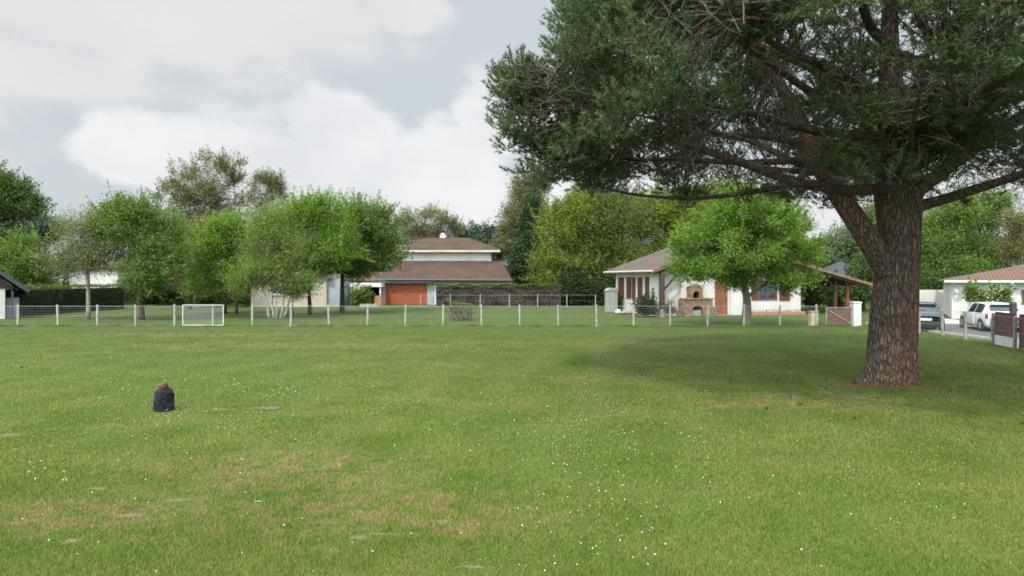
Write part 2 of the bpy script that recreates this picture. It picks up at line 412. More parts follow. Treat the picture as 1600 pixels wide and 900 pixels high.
m_daisy = mat_plain('daisy_petal', (.58,.58,.53), .7, spec=.2)
def make_daisies():
    P = []
    CL = [(300,600,140,16,150),(420,610,110,12,120),(300,655,120,10,90),(60,740,80,18,35),(200,680,180,40,60),(460,660,110,30,60),(880,690,90,35,120),(960,740,90,45,90),
          (850,640,140,20,70),(1060,690,130,50,60),(960,660,60,25,60),(930,790,60,40,40),(600,600,220,20,60),(760,770,160,60,40),(1100,760,200,60,40),(1370,826,25,8,7),(362,800,12,12,7),(900,860,80,30,25),
          (1050,870,160,25,25),(1300,660,240,30,40),(560,620,60,14,40),(520,590,260,16,60),(100,610,110,18,60)]
    for px,py,sx,sy,n in CL:
        n = int(n*.42); P.append(np.stack([rng.normal(px,sx,n), rng.normal(py,sy,n)], 1))
    P.append(np.stack([rng.uniform(-200,1800,260), HY+rng.uniform(95,470,260)], 1)[:150])
    P = np.concatenate(P); P = P[P[:,1] > 530]
    Y = CH*F/(P[:,1]-HY); x = (P[:,0]-800)/F*Y; n = len(x)
    C = np.stack([x, Y, rng.uniform(.035,.055,n)], 1)
    N = rand_unit(n)*.45 + np.array((0,-.45,.9)); N /= np.linalg.norm(N,axis=1,keepdims=True)
    A = np.cross(N, np.array((1,.1,0))); A /= np.linalg.norm(A,axis=1,keepdims=True); B = np.cross(N, A)
    r = (rng.uniform(.0038,.0080,n)*(1+.018*Y))[:,None]
    V = np.stack([C + A*r*math.cos(k*math.pi/3) + B*r*math.sin(k*math.pi/3) for k in range(6)], 1).reshape(-1,3)
    return soup('daisies', V, 6, m_daisy)
tag(make_daisies(), kind='stuff')

# asphalt road beyond the right-hand fence, with a kerb towards the lawn
m_asph = mat_noise('asphalt', (.085,.085,.09), (.125,.122,.12), .8, .9, .3, 120, 8)
m_kerb = mat_noise('kerb_concrete', (.36,.35,.32), (.46,.45,.42), 3, .9, .2, 40)
tag(MB().add([(19.45,8,.006),(60,8,.006),(60,37.3,.006),(19.9,37.3,.006)], [(0,1,2,3)]).build('road', m_asph), kind='structure')
tag(MB().add([(19.3,8,0),(19.45,8,0),(19.9,37.3,0),(19.75,37.3,0),(19.3,8,.1),(19.45,8,.1),(19.9,37.3,.1),(19.75,37.3,.1)],
             [(4,5,6,7),(0,1,5,4),(1,2,6,5),(2,3,7,6),(3,0,4,7)]).build('kerb', m_kerb), kind='structure')
m_path = mat_noise('pale_gravel', (.40,.36,.28), (.50,.46,.38), 2, .95, .3, 60)
tag(MB().add([(23.3,37.35,.005),(27.2,37.35,.005),(27.4,43,.005),(24.6,43,.005)], [(0,1,2,3)]).build('path', m_path), kind='structure')

# ------------------------------------------------------------------ trees
m_bark_grey = mat_bark('bark_grey', (.17,.15,.12), (.24,.22,.18), (.11,.10,.075), 1.4, .6)
m_bark_dark = mat_bark('bark_dark', (.065,.05,.04), (.10,.08,.06), (.045,.038,.03), 1.4, .6)
m_twig = mat_noise('young_twig', (.10,.085,.06), (.16,.14,.10), 3, .9)
m_bark_birch = mat_bark('bark_birch', (.58,.56,.52), (.48,.46,.42), (.30,.28,.25), 1.2, .3)
m_bark_pale = mat_bark('bark_pale', (.36,.34,.28), (.28,.26,.21), (.20,.19,.15), 1.2, .4)

L_bright = mat_leaf('leaf_bright_green', (.066,.126,.022), (.152,.268,.044), (.262,.395,.100), .36)
L_green  = mat_leaf('leaf_green', (.069,.116,.028), (.124,.200,.044), (.193,.283,.072), .35)
L_mid    = mat_leaf('leaf_mid_green', (.080,.145,.025), (.145,.251,.041), (.228,.352,.072), .35)
L_deep   = mat_leaf('leaf_deep_green', (.044,.086,.025), (.077,.132,.036), (.121,.188,.052), .3)
L_dark   = mat_leaf('leaf_dark_evergreen', (.025,.050,.022), (.041,.076,.032), (.063,.108,.044), .15)
L_blue   = mat_leaf('leaf_far_pine', (.034,.060,.041), (.048,.082,.053), (.070,.108,.066), .15)
L_pale   = mat_leaf('leaf_pale_olive', (.105,.138,.050), (.165,.204,.077), (.242,.281,.121), .35)
L_birch  = mat_leaf('leaf_birch_yellow_green', (.101,.157,.034), (.168,.241,.056), (.246,.319,.095), .4)
L_brown  = mat_leaf('leaf_young_brown_green', (.110,.097,.039), (.166,.159,.055), (.228,.221,.086), .35)
L_plane  = mat_leaf('leaf_plane_tree', (.105,.112,.044), (.140,.158,.060), (.190,.215,.090), .35)
L_yellow = mat_leaf('leaf_yellow_green', (.094,.131,.022), (.156,.206,.035), (.219,.275,.056), .35)
L_olive  = mat_leaf('leaf_olive', (.065,.094,.023), (.104,.143,.034), (.156,.195,.052), .3)
L_grey   = mat_leaf('leaf_grey_green', (.097,.138,.062), (.138,.186,.086), (.186,.241,.117), .3)
L_tan    = mat_leaf('leaf_tan_poplar', (.132,.127,.061), (.182,.182,.088), (.237,.237,.121), .35)

def sag(a, b, k=4, wig=.06, up=.12):
    a = np.array(a, float); b = np.array(b, float); L = np.linalg.norm(b-a); pts = []
    for i in range(k+1):
        f = i/k; p = a*(1-f) + b*f
        if 0 < i < k: p = p + rng.normal(size=3)*wig*L*.5
        p[2] += up*L*math.sin(math.pi*f)*.5
        pts.append(p)
    return pts

def tree(name, label, px, Y, lobes, n, leaf, lmat, bmat, tr=.15, trunks=None, split=None, group=None, clump=1.0, gap=-.12, flat=.35, cat='tree', depth=.9, dens=None, spiky=0.0, twig=1.0):
    """lobes: (px, py, rx, rz) in photo pixels at the depth Y"""
    s = Y/F; bx = X(px, Y); root = empty(name, (bx, Y, 0), 0, label, cat, group)
    LB = [((X(a,Y)-bx), random.uniform(-.25,.25)*c*s, Z(b_,Y), c*s, depth*c*s if depth else c*s, d*s) for a,b_,c,d in lobes]
    vol = np.array([(l[3]*l[4]*l[5])**.6 for l in LB]); vol /= vol.sum()
    seed = rng.uniform(0, 100, 3)
    meanr = np.mean([(l[3]+l[5])/2 for l in LB]); rc = .36*clump*meanr**.6
    nc = dens or int(max(30, min(420, 3.0*sum(l[3]*l[4]*l[5] for l in LB)/(rc**3))))
    CC = []
    for l, v in zip(LB, vol):
        want = max(5, int(nc*v)); tries = 0; got = 0
        while got < want and tries < want*12:
            tries += 1
            u = rng.normal(size=3); u /= np.linalg.norm(u)
            r = rng.random()**.42
            bumpy = 1 + .28*mnoise.noise(Vector(u*2.2 + seed)) + .12*mnoise.noise(Vector(u*5 + seed))
            p = np.array(l[:3]) + u*r*bumpy*np.array(l[3:])
            if mnoise.noise(Vector(p*.55/max(.5, meanr*.35) + seed)) < gap: continue
            if p[2] < .25: continue
            CC.append(p); got += 1
    CC = np.array(CC)
    # skeleton
    zc = min(l[2]-l[5]*.55 for l in LB); zs = split if split is not None else max(.6, zc)
    top = np.array([np.mean(CC[:,0]), np.mean(CC[:,1]), np.quantile(CC[:,2], .72)])
    tb = MB(); nodes = []
    bases = trunks or [(0,0,0,0)]                       # (dx, dy, lean x at the split, lean y)
    for (dx,dy,lx,ly) in bases:
        k = .7 if len(bases) > 1 else 1
        P0 = np.array((dx,dy,-.05)); P1 = np.array((dx+lx, dy+ly, zs)); tp = top + (np.array((lx,ly,0))*1.5 if len(bases) > 1 else 0)
        pts = [P0, P0*.75+P1*.25 + rng.normal(size=3)*.03, P0*.4+P1*.6 + rng.normal(size=3)*.05, P1] + sag(P1, tp, 4, .10, 0)[1:]
        rad = [tr*k*1.35, tr*k*1.02, tr*k*.9, tr*k*.8, tr*k*.62, tr*k*.45, tr*k*.3, tr*k*.12]
        tb.tube(pts, rad, 9)
        nodes += [(np.array(p), r) for p, r in list(zip(pts, rad))[3:7]]
    nl = min(len(CC), 9 if trunks is None else 12)
    idx = rng.choice(len(CC), nl, replace=False)
    for i in idx:
        q, r = min(nodes[:len(bases)*4], key=lambda a: np.linalg.norm(a[0]-CC[i]) + .8*max(0, a[0][2]-CC[i][2]+.3))
        pts = sag(q, CC[i], 4, .10, .18); rr = min(r*.6, tr*.45)
        rad = list(np.linspace(rr, rr*.25, 5)); tb.tube(pts, rad, 6)
        nodes += [(np.array(p), a) for p, a in zip(pts[1:], rad[1:])]
    tb.build('trunk', bmat, root, True)
    NP = np.array([a[0] for a in nodes]); tw = MB()
    for p in CC:
        j = int(np.argmin(np.linalg.norm(NP-p, axis=1) + .8*np.maximum(0, NP[:,2]-p[2])))
        r = min(.02*twig*(Y/40), nodes[j][1]*.6); tw.tube(sag(NP[j], p + rng.normal(size=3)*rc*.3, 3, .12, .12), [r, r*.75, r*.55, r*.3], 4, False)
        if twig > 1:
            for _ in range(3):
                e = p + rng.normal(size=3)*rc*np.array((1.5,1.5,1.6)) + np.array((0,0,rc*.8))
                tw.tube(sag(p, e, 2, .15, .1), [r*.5, r*.4, r*.2], 3, False)
    tag(tw.build('twig_growth', m_twig, root), kind='stuff')
    per = int(n*3.0)//len(CC); leaf *= 1.08; ct = rng.normal(.5, .17, len(CC))
    P = np.repeat(CC, per, 0); off = np.clip(rng.normal(size=P.shape),-1.9,1.9)*np.array((rc, rc, rc*.62))*np.repeat(rng.uniform(.6,1.25,len(CC)), per)[:,None]
    if spiky: off[:,2] = np.abs(off[:,2])*(1+spiky) - rc*.2
    P = P + off
    # leafy shoots that break the outline
    ctr = CC.mean(0); rad_ = np.linalg.norm((CC-ctr)/np.array([l for l in (np.ptp(CC[:,0])+.1, np.ptp(CC[:,1])+.1, np.ptp(CC[:,2])+.1)]), axis=1)
    outer = np.argsort(-(rad_ + .25*(CC[:,2]-ctr[2])/(np.ptp(CC[:,2])+.1)))[:max(8, len(CC)//3)]
    SH = []
    for i in outer:
        for _ in range(3):
            dv = (CC[i]-ctr); dv = dv/np.linalg.norm(dv)*.6 + rng.normal(size=3)*.45 + np.array((0,0,.75)); dv /= np.linalg.norm(dv)
            L_ = rc*rng.uniform(1.2, 2.9); st_ = CC[i] + rng.normal(size=3)*rc*.5; f_ = rng.random(int(22*max(.5, per/60)))[:,None]
            SH.append(st_ + dv*f_*L_ + rng.normal(size=(len(f_),3))*leaf*.45)
    SH = np.concatenate(SH); P = np.concatenate([P, SH]); P[:,2] = np.maximum(P[:,2], .15)
    tint = np.clip(np.concatenate([np.repeat(ct, per), np.full(len(SH), .6)]) + rng.normal(0,.2,len(P)), 0, 1)
    soup('crown', leaf_quads(P, leaf, flat), 4, lmat, root, tint)
    return root

GT = 'trees around the gardens behind the lawn'
# --- row of garden trees just beyond the wire fence
tree('garden_tree', 'sparse pale olive tree with lichened trunk in front of the left hedge', 137, 41,
     [(125,390,50,36),(155,398,44,26),(92,412,26,26),(135,362,34,24)], 4000, .095, L_pale, m_bark_pale, .13, group=GT, gap=-.02, twig=1.6)
tree('garden_tree', 'full green rounded tree beside the pale sparse tree, dark slender trunk', 222, 41,
     [(226,380,56,56),(184,355,36,32),(260,400,34,44),(218,345,44,28),(236,430,38,28)], 24000, .098, L_green, m_bark_dark, .13, group=GT, spiky=.4)
tree('garden_tree', 'hazy brown-leaved tree between two green trees, right of the tallest trunk', 297, 55,
     [(300,405,32,55),(285,370,26,32),(318,380,22,34)], 9000, .14, L_brown, m_bark_dark, .14, group=GT, gap=-.05, twig=1.6)
tree('garden_tree', 'dense fresh green tree with two dark trunks behind the open gate gap', 358, 48,
     [(340,395,40,46),(355,370,34,30),(365,425,36,26),(325,420,26,34)], 22000, .098, L_mid, m_bark_dark, .13, trunks=[(-.28,0,.1,0),(.5,.1,-.1,0)], group=GT)
tree('birch_tree', 'pale yellow-green birch clump with several white stems', 430, 43,
     [(420,400,52,60),(400,420,40,40),(450,415,38,48),(425,355,30,34),(390,445,28,20),(465,445,28,20)], 15000, .09, L_birch, m_bark_birch, .10,
     trunks=[(-.38,0,-.35,0),(-.15,.1,-.05,.1),(.08,-.1,.1,0),(.3,.05,.35,0),(.42,.2,.6,.1)], group=GT, gap=-.05, twig=1.5)
tree('garden_tree', 'bright green spreading tree between birch clump and darker green tree', 484, 46,
     [(495,375,58,48),(470,350,36,30),(525,395,34,42),(480,410,46,26),(505,330,26,14)], 25000, .098, L_mid, m_bark_dark, .13, group=GT, spiky=.5)
tree('garden_tree', 'darker green tree left of the tiled two-storey house', 535, 50,
     [(575,375,52,52),(560,345,38,26),(605,395,24,32),(560,410,40,30)], 26000, .105, L_green, m_bark_dark, .17, group=GT, spiky=.4)
tree('garden_tree', 'bright green broad maple-like tree in front of the white cottage', 1167, 35.9,
     [(1165,372,84,62),(1108,388,56,48),(1220,385,50,52),(1165,330,66,32),(1095,420,38,24),(1232,425,40,28),(1160,428,66,24)], 44000, .088, L_bright, m_bark_grey, .25, group=GT, gap=-.10, split=1.5, clump=.7)
tree('sapling', 'thin leafy sapling standing before the cream house', 458, 44.5, [(458,458,11,16),(460,440,8,12)], 700, .09, L_green, m_bark_dark, .035, group='young shrubs in the back gardens', dens=22)
# --- taller trees further off
tree('plane_tree', 'tallest spring tree at left with airy brownish crown', 318, 78,
     [(318,288,56,48),(288,302,40,36),(355,265,28,32),(340,320,44,40),(330,350,50,36),(290,345,36,30),(310,385,46,40)], 12500, .15, L_plane, m_bark_grey, .36, group=GT, gap=-.22, twig=2.2, clump=.7)
tree('plane_tree', 'smaller airy brownish tree just right of the tallest crown', 412, 76,
     [(412,305,30,30),(415,285,24,16),(420,345,32,32),(415,390,34,40)], 6500, .14, L_plane, m_bark_grey, .26, group=GT, gap=-.2, twig=2.0, clump=.7)
tree('broadleaf_tree', 'big green tree cut by the left edge of the photo', 0, 70,
     [(-10,340,50,66),(20,315,34,30),(40,325,24,16),(-5,400,44,44),(15,290,20,16)], 15000, .19, L_deep, m_bark_dark, .32, group=GT, twig=1.4)
tree('broadleaf_tree', 'low round green tree above the left hedge', 38, 63, [(38,408,36,36),(20,420,26,26),(52,425,24,24)], 9500, .15, L_green, m_bark_dark, .2, group=GT)
tree('pine_tree', 'distant dark round pine between two left trees', 70, 130, [(70,362,26,18),(60,372,24,16)], 2600, .35, L_blue, m_bark_dark, .35, group=GT, gap=-.3)
tree('broadleaf_tree', 'brown-olive tree with open top above the tiled house roof', 662, 98,
     [(662,352,44,28),(640,362,30,20),(690,358,28,20),(665,385,50,24)], 8000, .17, L_plane, m_bark_grey, .34, group=GT, gap=-.04, twig=1.8, clump=.8)
for i, (px, py, rx, rz, Y, lab) in enumerate([(735,370,24,14,140,'small dark far pine right of the house chimney'), (768,374,26,16,135,'dark far pine showing beside the upper roof end'),
        (795,385,22,22,128,'dark far pine between the tiled house and the tan poplar')]):
    tree('pine_tree', lab, px, Y, [(px,py,rx,rz),(px+random.uniform(-8,8),py+18,rx*1.2,rz*1.3)], 2200, .38, L_blue, m_bark_dark, .3, group=GT, gap=-.3, twig=.5)
tree('poplar_tree', 'tall tan-leaved poplar left of the dark conifer', 822, 76,
     [(826,300,30,36),(812,345,28,38),(840,285,20,20),(825,395,32,44),(795,380,16,30)], 13500, .17, L_tan, m_bark_grey, .25, group=GT, gap=-.08, twig=1.6)
tree('conifer_tree', 'narrow dark conifer between the tan poplar and yellow-green tree', 832, 70,
     [(832,370,20,42),(828,410,28,40),(834,335,11,24)], 8500, .19, L_dark, m_bark_dark, .2, group=GT, gap=-.3)
tree('broadleaf_tree', 'tall yellow-green tree behind the right end of the brown hedge', 888, 65,
     [(888,375,46,66),(905,335,40,34),(870,420,36,40),(905,430,48,38)], 20000, .155, L_yellow, m_bark_dark, .25, group=GT, flat=.2)
tree('broadleaf_tree', 'olive green tree directly behind the cottage roof end', 968, 64,
     [(965,380,54,60),(950,340,44,34),(985,420,56,40),(935,430,34,40)], 22000, .155, L_olive, m_bark_dark, .26, group=GT)
tree('broadleaf_tree', 'dark olive tree rising above the cottage ridge', 1040, 66,
     [(1040,365,52,52),(1030,330,44,30),(1075,350,46,50),(1050,410,60,36)], 21000, .16, L_yellow, m_bark_dark, .28, group=GT)
tree('conifer_tree', 'tall deep green conifer half hidden by the big pine', 930, 84,
     [(930,330,44,30),(970,325,40,26),(900,330,30,24),(930,370,60,30)], 13000, .21, L_dark, m_bark_dark, .35, group=GT, gap=-.25)
tree('broadleaf_tree', 'yellow-green tree crown behind the cottage tree', 1130, 72,
     [(1130,320,60,34),(1170,340,56,40),(1200,370,50,40)], 15000, .18, L_yellow, m_bark_dark, .3, group=GT)
tree('broadleaf_tree', 'grey-green far tree over the slate roof', 1325, 92,
     [(1325,375,34,26),(1345,395,30,26),(1300,400,28,22),(1368,350,28,42)], 9000, .23, L_grey, m_bark_grey, .3, group=GT)
tree('broadleaf_tree', 'small pale far tree right of the cottage tree', 1283, 100, [(1283,398,22,22),(1265,405,20,22)], 4200, .25, L_grey, m_bark_grey, .25, group=GT)
tree('broadleaf_tree', 'dark round bush-like tree touching the slate roof and the big trunk', 1348, 52, [(1352,430,20,22),(1345,450,20,22),(1365,415,16,24)], 6500, .13, L_deep, m_bark_dark, .15, group=GT)
tree('broadleaf_tree', 'green tree right of the big pine trunk', 1470, 62,
     [(1468,375,44,54),(1450,400,36,40),(1490,340,36,34),(1480,420,50,30)], 17000, .155, L_green, m_bark_dark, .24, group=GT, gap=-.1)
tree('broadleaf_tree', 'lighter green tree above the right-hand white house', 1535, 66,
     [(1530,365,44,50),(1510,395,40,36),(1555,400,40,36),(1540,325,34,30)], 16000, .165, L_green, m_bark_dark, .26, group=GT, gap=-.1)
tree('broadleaf_tree', 'brownish half-bare tree at the right edge above the terracotta roof', 1592, 58,
     [(1590,385,24,26),(1610,360,30,40)], 4500, .13, L_brown, m_bark_grey, .18, group=GT, gap=0, twig=2.0)
tree('broadleaf_tree', 'tall green tree behind the right-hand trees, top under the pine boughs', 1400, 96, [(1400,370,46,50),(1440,350,50,40),(1390,420,50,30)], 10000, .24, L_grey, m_bark_grey, .3, group=GT)

# low shrubs
def shrub(label, px, Y, lobes, n, leaf, lmat, **k):
    k.setdefault('dens', 40)
    return tree('shrub', label, px, Y, lobes, n, leaf, lmat, m_bark_dark, .03, trunks=[(-.12,0,-.1,0),(.1,.05,.12,0),(0,-.1,0,-.1)], split=.25, group='young shrubs in the back gardens', cat='shrub', **k)
L_dry = mat_leaf('leaf_dry_brown', (.055,.046,.035), (.105,.088,.066), (.185,.160,.122), .15)
L_hedge = mat_leaf('leaf_hedge', (.025,.041,.016), (.041,.064,.023), (.063,.092,.032), .2)
L_blossom = mat_leaf('blossom_white', (.550,.600,.420), (.750,.760,.680), (.820,.820,.780), .3)
for lab, px, Y, lob, n, mat in [
    ('clipped dark evergreen shrub beside the cottage corner post', 1008, 44.0, [(1007,481,15,13)], 4200, L_hedge),
    ('small twiggy dry shrub left of the stone fireplace', 1046, 43.8, [(1046,484,7,9)], 500, L_dry),
    ('green shrub by the pale garden cabinet', 960, 50.5, [(961,472,5,11)], 900, L_deep),
    ('dark understorey bush below the full green tree', 212, 62, [(230,455,28,22),(208,462,14,14)], 6000, L_hedge),
    ('dark understorey bush under the brown-leaved tree', 275, 63, [(278,450,34,28),(250,455,24,22)], 7000, L_hedge),
    ('deep green bush behind the open gate gap', 325, 62, [(325,455,26,22)], 4500, L_deep),
    ('mid green bush behind the two dark trunks', 385, 62, [(385,458,20,18)], 3500, L_deep),
    ('leafy bush beside the carport of the tiled house', 562, 62, [(565,464,12,12)], 1600, L_green),
    ('dark bush right of the brown hedge end', 897, 62, [(897,452,20,26)], 5000, L_hedge),
    ('dark bush behind the pale garden cabinet', 935, 62, [(930,455,24,24)], 5000, L_hedge),
    ('dark bush below the carport roof behind the gate', 1262, 56, [(1270,455,16,24)], 3500, L_hedge),
    ('green bush behind the porch posts', 1310, 56, [(1312,460,24,20)], 4500, L_deep),
    ('dark green bush behind the white boundary wall', 1440, 57, [(1440,440,36,22)], 5000, L_deep)]:
    shrub(lab, px, Y, lob, n, .13 if Y > 48 else .07, mat)
r_ = shrub('white blossoming shrub before the right-hand house window', 1548, 39, [(1548,466,22,13),(1530,462,12,12),(1562,472,12,8)], 2600, .11, L_green, dens=50)
lb = np.array([(rng.normal(0,.75), rng.normal(-.35,.3), 1.45+rng.normal(0,.32)) for _ in range(230)])
soup('blossom', leaf_quads(lb, .12), 4, L_blossom, r_, np.clip(rng.normal(.6,.25,len(lb)),0,1))

# --- the big stone pine on the lawn
rng = np.random.default_rng(21)
m_pine_bark, t_, b_ = material('pine_bark')
tc = t_.new('ShaderNodeTexCoord').outputs['Object']
v = t_.vscale(tc, (17,17,3.4))
vo = t_.new('ShaderNodeTexVoronoi', feature='DISTANCE_TO_EDGE'); vo.inputs['Scale'].default_value = 1.0; vo.inputs['Randomness'].default_value = 1
va = t_.new('ShaderNodeVectorMath', operation='ADD'); t_.l.new(v, va.inputs[0]); nz = t_.new('ShaderNodeTexNoise'); t_.l.new(tc, nz.inputs['Vector']); nz.inputs['Scale'].default_value = 7; nz.inputs['Detail'].default_value = 4
t_.l.new(nz.outputs['Color'], va.inputs[1]); t_.l.new(va.outputs[0], vo.inputs['Vector'])
crack = t_.step(vo.outputs['Distance'], .0, .22)
red = t_.step(t_.noise(t_.vscale(tc, (1.2,1.2,.25)), 1.0, 3), .40, .60)
n2 = t_.noise(t_.vscale(tc, (1,1,.4)), 16, 6, .65)
base = t_.mix(red, (.150,.118,.092), (.225,.120,.074)); base = t_.mix(t_.step(n2, .45, .75), base, (.30,.245,.195)); base = t_.mix(t_.step(n2, .5, .25), base, (.075,.055,.045))
base = t_.mix(crack, t_.mix(.48, base, (.03,.021,.015)), base)
t_.put(b_.inputs['Base Color'], base); b_.inputs['Roughness'].default_value = .92; b_.inputs['Specular IOR Level'].default_value = .15
t_.put(b_.inputs['Normal'], t_.bump(t_.math('ADD', crack, t_.math('MULTIPLY', n2, .9)), 1.0, .09))
m_limb = mat_bark('pine_limb_bark', (.105,.075,.055), (.135,.110,.085), (.065,.05,.04), 1.6, .7)
m_deadtwig = mat_noise('dead_twig', (.095,.08,.06), (.15,.13,.105), 3, .95)
L_pine = mat_leaf('pine_needle', (.041,.069,.032), (.088,.130,.055), (.163,.200,.088), .22)

pine = empty('stone_pine', (PINE[0], PINE[1], 0), 0, 'huge spreading pine with thick forked trunk on the open lawn', 'tree')
def pl(px, py, Y): return at(px, py, Y) - PINE
def smooth(P, k=4):
    P = [np.array(p, float) for p in P]; P = [2*P[0]-P[1]] + P + [2*P[-1]-P[-2]]; o = []
    for i in range(1, len(P)-2):
        for j in range(k):
            f = j/k; a,b,c,d = P[i-1:i+3]
            o.append(.5*((2*b)+(-a+c)*f+(2*a-5*b+4*c-d)*f*f+(-a+3*b-3*c+d)*f**3))
    return o + [P[-2]]
def rads(rs, n): return list(np.interp(np.linspace(0, len(rs)-1, n), range(len(rs)), rs))
Yp = float(PINE[1]); u = Yp/F
def trunk_lobe(th, f, p):
    flare = max(0, 1 - f*5)
    fused = .10*math.cos(2*th+.5) - .24*max(0, math.cos(th-2.23))**14*min(1,(1-f)*1.6)       # two fused stems with a seam between them
    return 1 + fused*(1-.6*f) + flare*(.14*math.sin(5*th+.7)+.08*math.sin(8*th)) + .045*mnoise.noise(Vector((math.cos(th)*2.2, math.sin(th)*2.2, p.z*1.3))) + .02*mnoise.noise(Vector((math.cos(th)*6, math.sin(th)*6, p.z*2.5)))
tp = smooth([pl(1390,606,Yp), pl(1392,590,Yp), pl(1393,560,Yp), pl(1396,500,Yp), pl(1402,430,Yp), pl(1405,360,Yp), pl(1403,300,Yp), pl(1399,230,Yp), pl(1392,140,Yp+.2), pl(1390,40,Yp+.3), pl(1396,-80,Yp+.2)], 5)
tr_ = rads([43*u,36*u,32.5*u,31.5*u,29*u,28.5*u,32*u,25*u,17*u,12*u,7*u], len(tp))
MB().tube(tp, tr_, 40, lobes=trunk_lobe).build('trunk', m_pine_bark, pine, True)
limb_nodes = []
def limb(P, rs, k=4, mat=m_limb, sides=9):
    pts = smooth(P, k); rr = rads(rs, len(pts)); MB().tube(pts, rr, sides).build('limb', mat, pine, True)
    limb_nodes.extend([(np.array(p), r) for p, r in zip(pts, rr)][2:]); return pts
limb([pl(1388,430,Yp), pl(1366,388,15.65), pl(1338,345,15.7), pl(1308,300,15.9), pl(1284,262,16.3), pl(1250,190,17), pl(1200,100,17.8), pl(1150,20,18.3)], [.26,.27,.25,.24,.23,.19,.13,.06], mat=m_pine_bark, sides=16)
limb([pl(1375,297,15.5), pl(1310,296,15.2), pl(1240,283,15), pl(1170,258,14.8), pl(1100,235,14.6), pl(1030,214,14.4), pl(960,195,14.2), pl(910,160,14), pl(870,115,13.9)], [.12,.11,.105,.095,.085,.075,.06,.045,.025])
limb([pl(1290,285,16.1), pl(1230,290,16.3), pl(1160,302,16.6), pl(1076,310,17), pl(980,302,17.5), pl(900,280,18)], [.09,.075,.065,.05,.035,.02])
limb([pl(1415,310,15.6), pl(1450,285,15.4), pl(1490,255,15.2), pl(1540,218,14.9), pl(1620,165,14.5), pl(1720,100,14)], [.2,.17,.155,.14,.11,.06])
limb([pl(1425,325,15.7), pl(1470,313,15.5), pl(1530,294,15.3), pl(1600,272,15), pl(1720,235,14.6)], [.15,.125,.11,.095,.05])
limb([pl(1370,300,15.9), pl(1330,272,16.5), pl(1270,270,17.4), pl(1190,262,18.5), pl(1100,250,19.6), pl(1000,250,20.5)], [.10,.09,.08,.065,.045,.025])
limb([pl(1385,260,15.9), pl(1330,235,17), pl(1250,225,18.5), pl(1150,210,20), pl(1060,215,21)], [.11,.095,.075,.055,.03])
limb([pl(1400,262,15.3), pl(1412,240,14.3), pl(1420,235,13.2), pl(1425,205,12.2), pl(1440,130,11)], [.11,.09,.07,.05,.025])
limb([pl(1392,190,15.5), pl(1350,140,14.5), pl(1290,105,13), pl(1210,70,11.5), pl(1130,10,10)], [.12,.1,.08,.055,.03])
limb([pl(1392,170,15.9), pl(1300,120,16.2), pl(1180,70,16.5), pl(1040,30,16.6), pl(930,-10,16.5)], [.13,.11,.085,.06,.03])
for i in range(16):
    a = 2*math.pi*(i+.3)/16 + rng.uniform(-.15,.15); z0 = rng.uniform(5.2, 9.2); rr = rng.uniform(6.0, 8.2)
    d = np.array((math.cos(a), math.sin(a), 0)); rise = rng.uniform(.0, .30)
    limb([np.array((.1,.1,z0)), d*rr*.25 + (0,0,z0+.1), d*rr*.5 + np.array((rng.normal(0,.3),rng.normal(0,.3),z0+rise*rr*.4)), d*rr*.78 + np.array((rng.normal(0,.4),rng.normal(0,.4),z0+rise*rr*.7)), d*rr + (0,0,z0+rise*rr*1.1)], [.12,.10,.075,.05,.02], 3, sides=7)

RP = 8.25
def zt(q): return 6.9 + 5.0*np.clip(1-q**5, 0, 1)**.6
def zb(q): return 4.95 + 2.2*np.clip(1-q,0,1)**1.0
cl = []
while len(cl) < 2700:
    a = rng.uniform(0, 2*math.pi); pick = rng.random()
    if pick < .55: q = rng.random()**.5; f = rng.uniform(.70, 1.0)          # the roof of the crown
    elif pick < .86: q = rng.uniform(.80, 1.0); f = rng.random()            # its rim
    else: q = rng.uniform(.35, 1)**.5; f = rng.uniform(.05, .7)             # sparse boughs underneath
    Rl = RP*(1 + .07*mnoise.noise(Vector((math.cos(a)*2.5, math.sin(a)*2.5, 3.3))) + .05*mnoise.noise(Vector((math.cos(a)*7, math.sin(a)*7, 1.3))))
    lo, hi_ = zb(q), zt(q)
    p = np.array((math.cos(a)*q*Rl, math.sin(a)*q*Rl, lo + (hi_-lo)*f))
    if mnoise.noise(Vector(p*.62 + np.array((4,9,2)))) < -.20: continue
    cl.append(p)
# low boughs hanging in front of the trunk and at the right, as in the photograph
for px, py, Y, sx, sz, n in [(1405,200,13.0,.75,.5,34),(1400,245,13.6,.4,.25,12),(1330,170,13.0,.7,.5,16),(1480,190,13.4,.9,.5,18),(1570,150,12.4,.9,.6,22),(1575,120,11.8,.6,.5,12),(815,190,15.2,.22,.5,22),(812,140,15.4,.2,.5,22),(850,230,15.5,.4,.3,20),(880,255,16.5,.6,.25,16)]:
    for _ in range(n): cl.append(pl(px,py,Y) + rng.normal(size=3)*np.array((sx,sx,sz)))
cl = np.array(cl)
NP = np.array([a[0] for a in limb_nodes]); tw = MB()
for p in cl:
    dd = np.linalg.norm(NP-p, axis=1) + .5*np.maximum(0, NP[:,2]-p[2]); j = int(np.argmin(dd)); r = min(.028, limb_nodes[j][1]*.7)
    tw.tube(sag(NP[j], p, 4, .14, .05), [r, r*.8, r*.65, r*.5, r*.3], 4, False)
    for _ in range(2):
        e = p + np.clip(rng.normal(size=3),-1,1)*.25; tw.tube(sag(p, e, 2, .2, .1), [r*.4,r*.3,r*.2], 3, False)
tag(tw.build('twig_growth', m_limb, pine), kind='stuff')
dt = MB()
